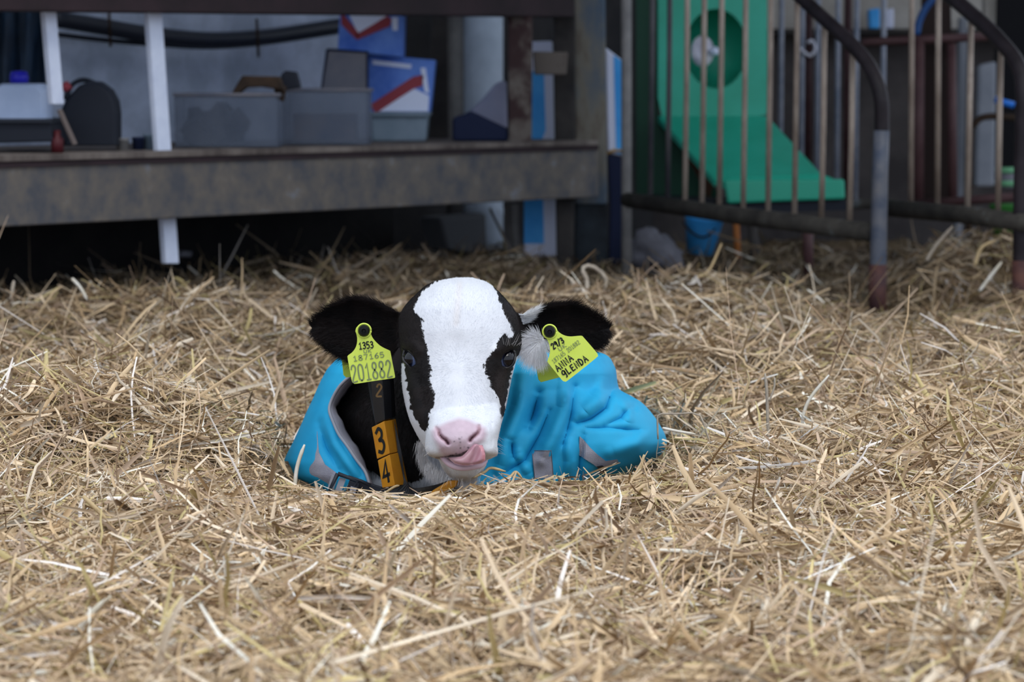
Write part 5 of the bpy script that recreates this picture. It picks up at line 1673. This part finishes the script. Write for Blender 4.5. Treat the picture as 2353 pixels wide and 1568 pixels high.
# ---------------------------------------------------------------- single stalks that stand out
def stalk(pts, Y, w, colr, label, name='straw_stalk', dY=.0):
    q = spline(pts, 14)
    yy = Y + dY * np.linspace(0, 1, 14)
    p = P(q[:, 0], q[:, 1], yy)
    vs = []; fs = []
    t_ = np.gradient(p, axis=0); t_ /= np.linalg.norm(t_, axis=1)[:, None]
    sd = np.cross(t_, [0, -1.0, 0]); sd /= np.linalg.norm(sd, axis=1)[:, None]
    for i in range(14):
        k = w * np.interp(i, [0, 1, 11, 13], [.8, 1, .95, .45]) / 2
        for a_, b_ in ((-1, 0), (-.5, -.8), (.5, -.8), (1, 0), (0, .5)):
            vs.append(p[i] + sd[i] * a_ * k + np.array([0, b_ * k, 0]))
    for i in range(13):
        for k in range(5): fs.append((i * 5 + k, i * 5 + (k + 1) % 5, (i + 1) * 5 + (k + 1) % 5, (i + 1) * 5 + k))
    fs += [tuple(range(4, -1, -1)), tuple(65 + k for k in range(5))]
    o = mesh_obj(name, vs, fs, SM[colr], None, smooth=True)
    return tag(o, label, 'straw', 'single stalks standing out of the straw')

SM = {'pale': mat('pale_stalk', (.72, .70, .64), .5, col2=(.60, .54, .42), scale=40), 'gold': mat('golden_stalk', (.58, .44, .24), .5, col2=(.42, .30, .16), scale=40),
      'green': mat('greenish_stalk', (.50, .50, .20), .5, col2=(.42, .38, .16), scale=40), 'grey': mat('grey_stalk', (.46, .40, .32), .55, col2=(.30, .25, .2), scale=40)}
stalk([(676, 1150), (680, 1090), (688, 1055), (700, 1022)], 4.12, .0055, 'pale', 'white straw stalk standing upright before the left flap of the blue coat')
stalk([(1050, 1235), (1056, 1290), (1068, 1345), (1078, 1372)], 3.70, .0065, 'pale', 'bleached straw stalk standing on end in the foreground below the calf chin')
stalk([(1843, 996), (1846, 955), (1862, 915), (1905, 862)], 4.55, .0052, 'pale', 'long pale straw blade leaning right in the middle of the right-hand straw')
stalk([(1768, 1060), (1764, 960), (1762, 900), (1758, 858)], 4.5, .0045, 'grey', 'upright pale straw stalk left of the long leaning blade')
stalk([(1708, 925), (1716, 895), (1722, 875), (1716, 850)], 4.52, .0030, 'gold', 'thin wavy golden stalk rising at the top of the right-hand straw')
stalk([(1768, 922), (1776, 900), (1780, 885), (1780, 868)], 4.5, .0030, 'grey', 'thin curled stalk forking right of the upright pale stalk')
stalk([(1512, 1010), (1511, 975), (1514, 953), (1548, 952), (1604, 952), (1622, 990), (1636, 1030)], 4.3, .0026, 'grey', 'thin grey stalk bent into a hoop right of the blue coat')
stalk([(1522, 984), (1560, 992), (1598, 998)], 4.28, .0040, 'pale', 'short pale stalk lying at the right end of the blue coat')
stalk([(1312, 640), (1336, 690), (1350, 650), (1338, 618), (1360, 612), (1392, 640), (1386, 680)], 6.5, .0095, 'grey', 'curled straw looping up below the corner post', dY=.05)
stalk([(1600, 640), (1630, 620), (1658, 560)], 6.7, .006, 'gold', 'golden straw poking up below the light blue bucket')
stalk([(2128, 600), (2150, 565), (2190, 520)], 7.2, .009, 'grey', 'thick straw poking up right on top of the heap beside the right post')
stalk([(2240, 610), (2255, 570), (2290, 552)], 7.1, .009, 'gold', 'bent straw poking up at the right side of the heap')
stalk([(2250, 670), (2280, 630), (2302, 602)], 7.0, .008, 'pale', 'pale straw lying against the heap near the right edge')
stalk([(112, 1520), (150, 1490), (200, 1420), (255, 1370)], 2.98, .0062, 'pale', 'thick blurred pale stalk crossing the lower left foreground')
stalk([(95, 1238), (150, 1258), (205, 1270)], 3.60, .0065, 'green', 'broad pale green stalk lying in the straw at the far left')
stalk([(190, 1140), (240, 1190), (275, 1250), (305, 1285)], 3.62, .0058, 'gold', 'long knotted straw running down in the left foreground')
stalk([(274, 812), (290, 792), (316, 766)], 5.3, .0060, 'gold', 'short straight straw sticking up in the left background straw')
stalk([(26, 700), (28, 670), (32, 645)], 6.3, .008, 'grey', 'upright straw stub on the crest at the far left')
stalk([(165, 640), (185, 662), (200, 690)], 6.2, .007, 'pale', 'slanting pale straw on the crest below the shelf beam')
stalk([(1085, 1098), (1112, 1086), (1128, 1076), (1162, 1084)], 4.06, .0040, 'gold', 'folded straw beside the calf chin', dY=.03)
stalk([(1150, 1106), (1172, 1096), (1185, 1085), (1200, 1100)], 4.08, .0038, 'gold', 'bent straw lying before the foot of the blue coat', dY=.02)
stalk([(832, 1135), (870, 1140), (905, 1120), (918, 1116)], 4.15, .0036, 'gold', 'bent golden straw lying across the buckle and collar')
stalk([(980, 1148), (988, 1180), (995, 1228)], 3.98, .0028, 'pale', 'thin white straw just below the yellow collar block')
stalk([(1450, 1110), (1470, 1080), (1480, 1045)], 4.15, .0050, 'gold', 'flat straw standing before the right end of the blue coat')
stalk([(1655, 1560), (1640, 1500), (1610, 1440)], 3.0, .0055, 'green', 'blurred greenish straw rising in the lower right foreground')
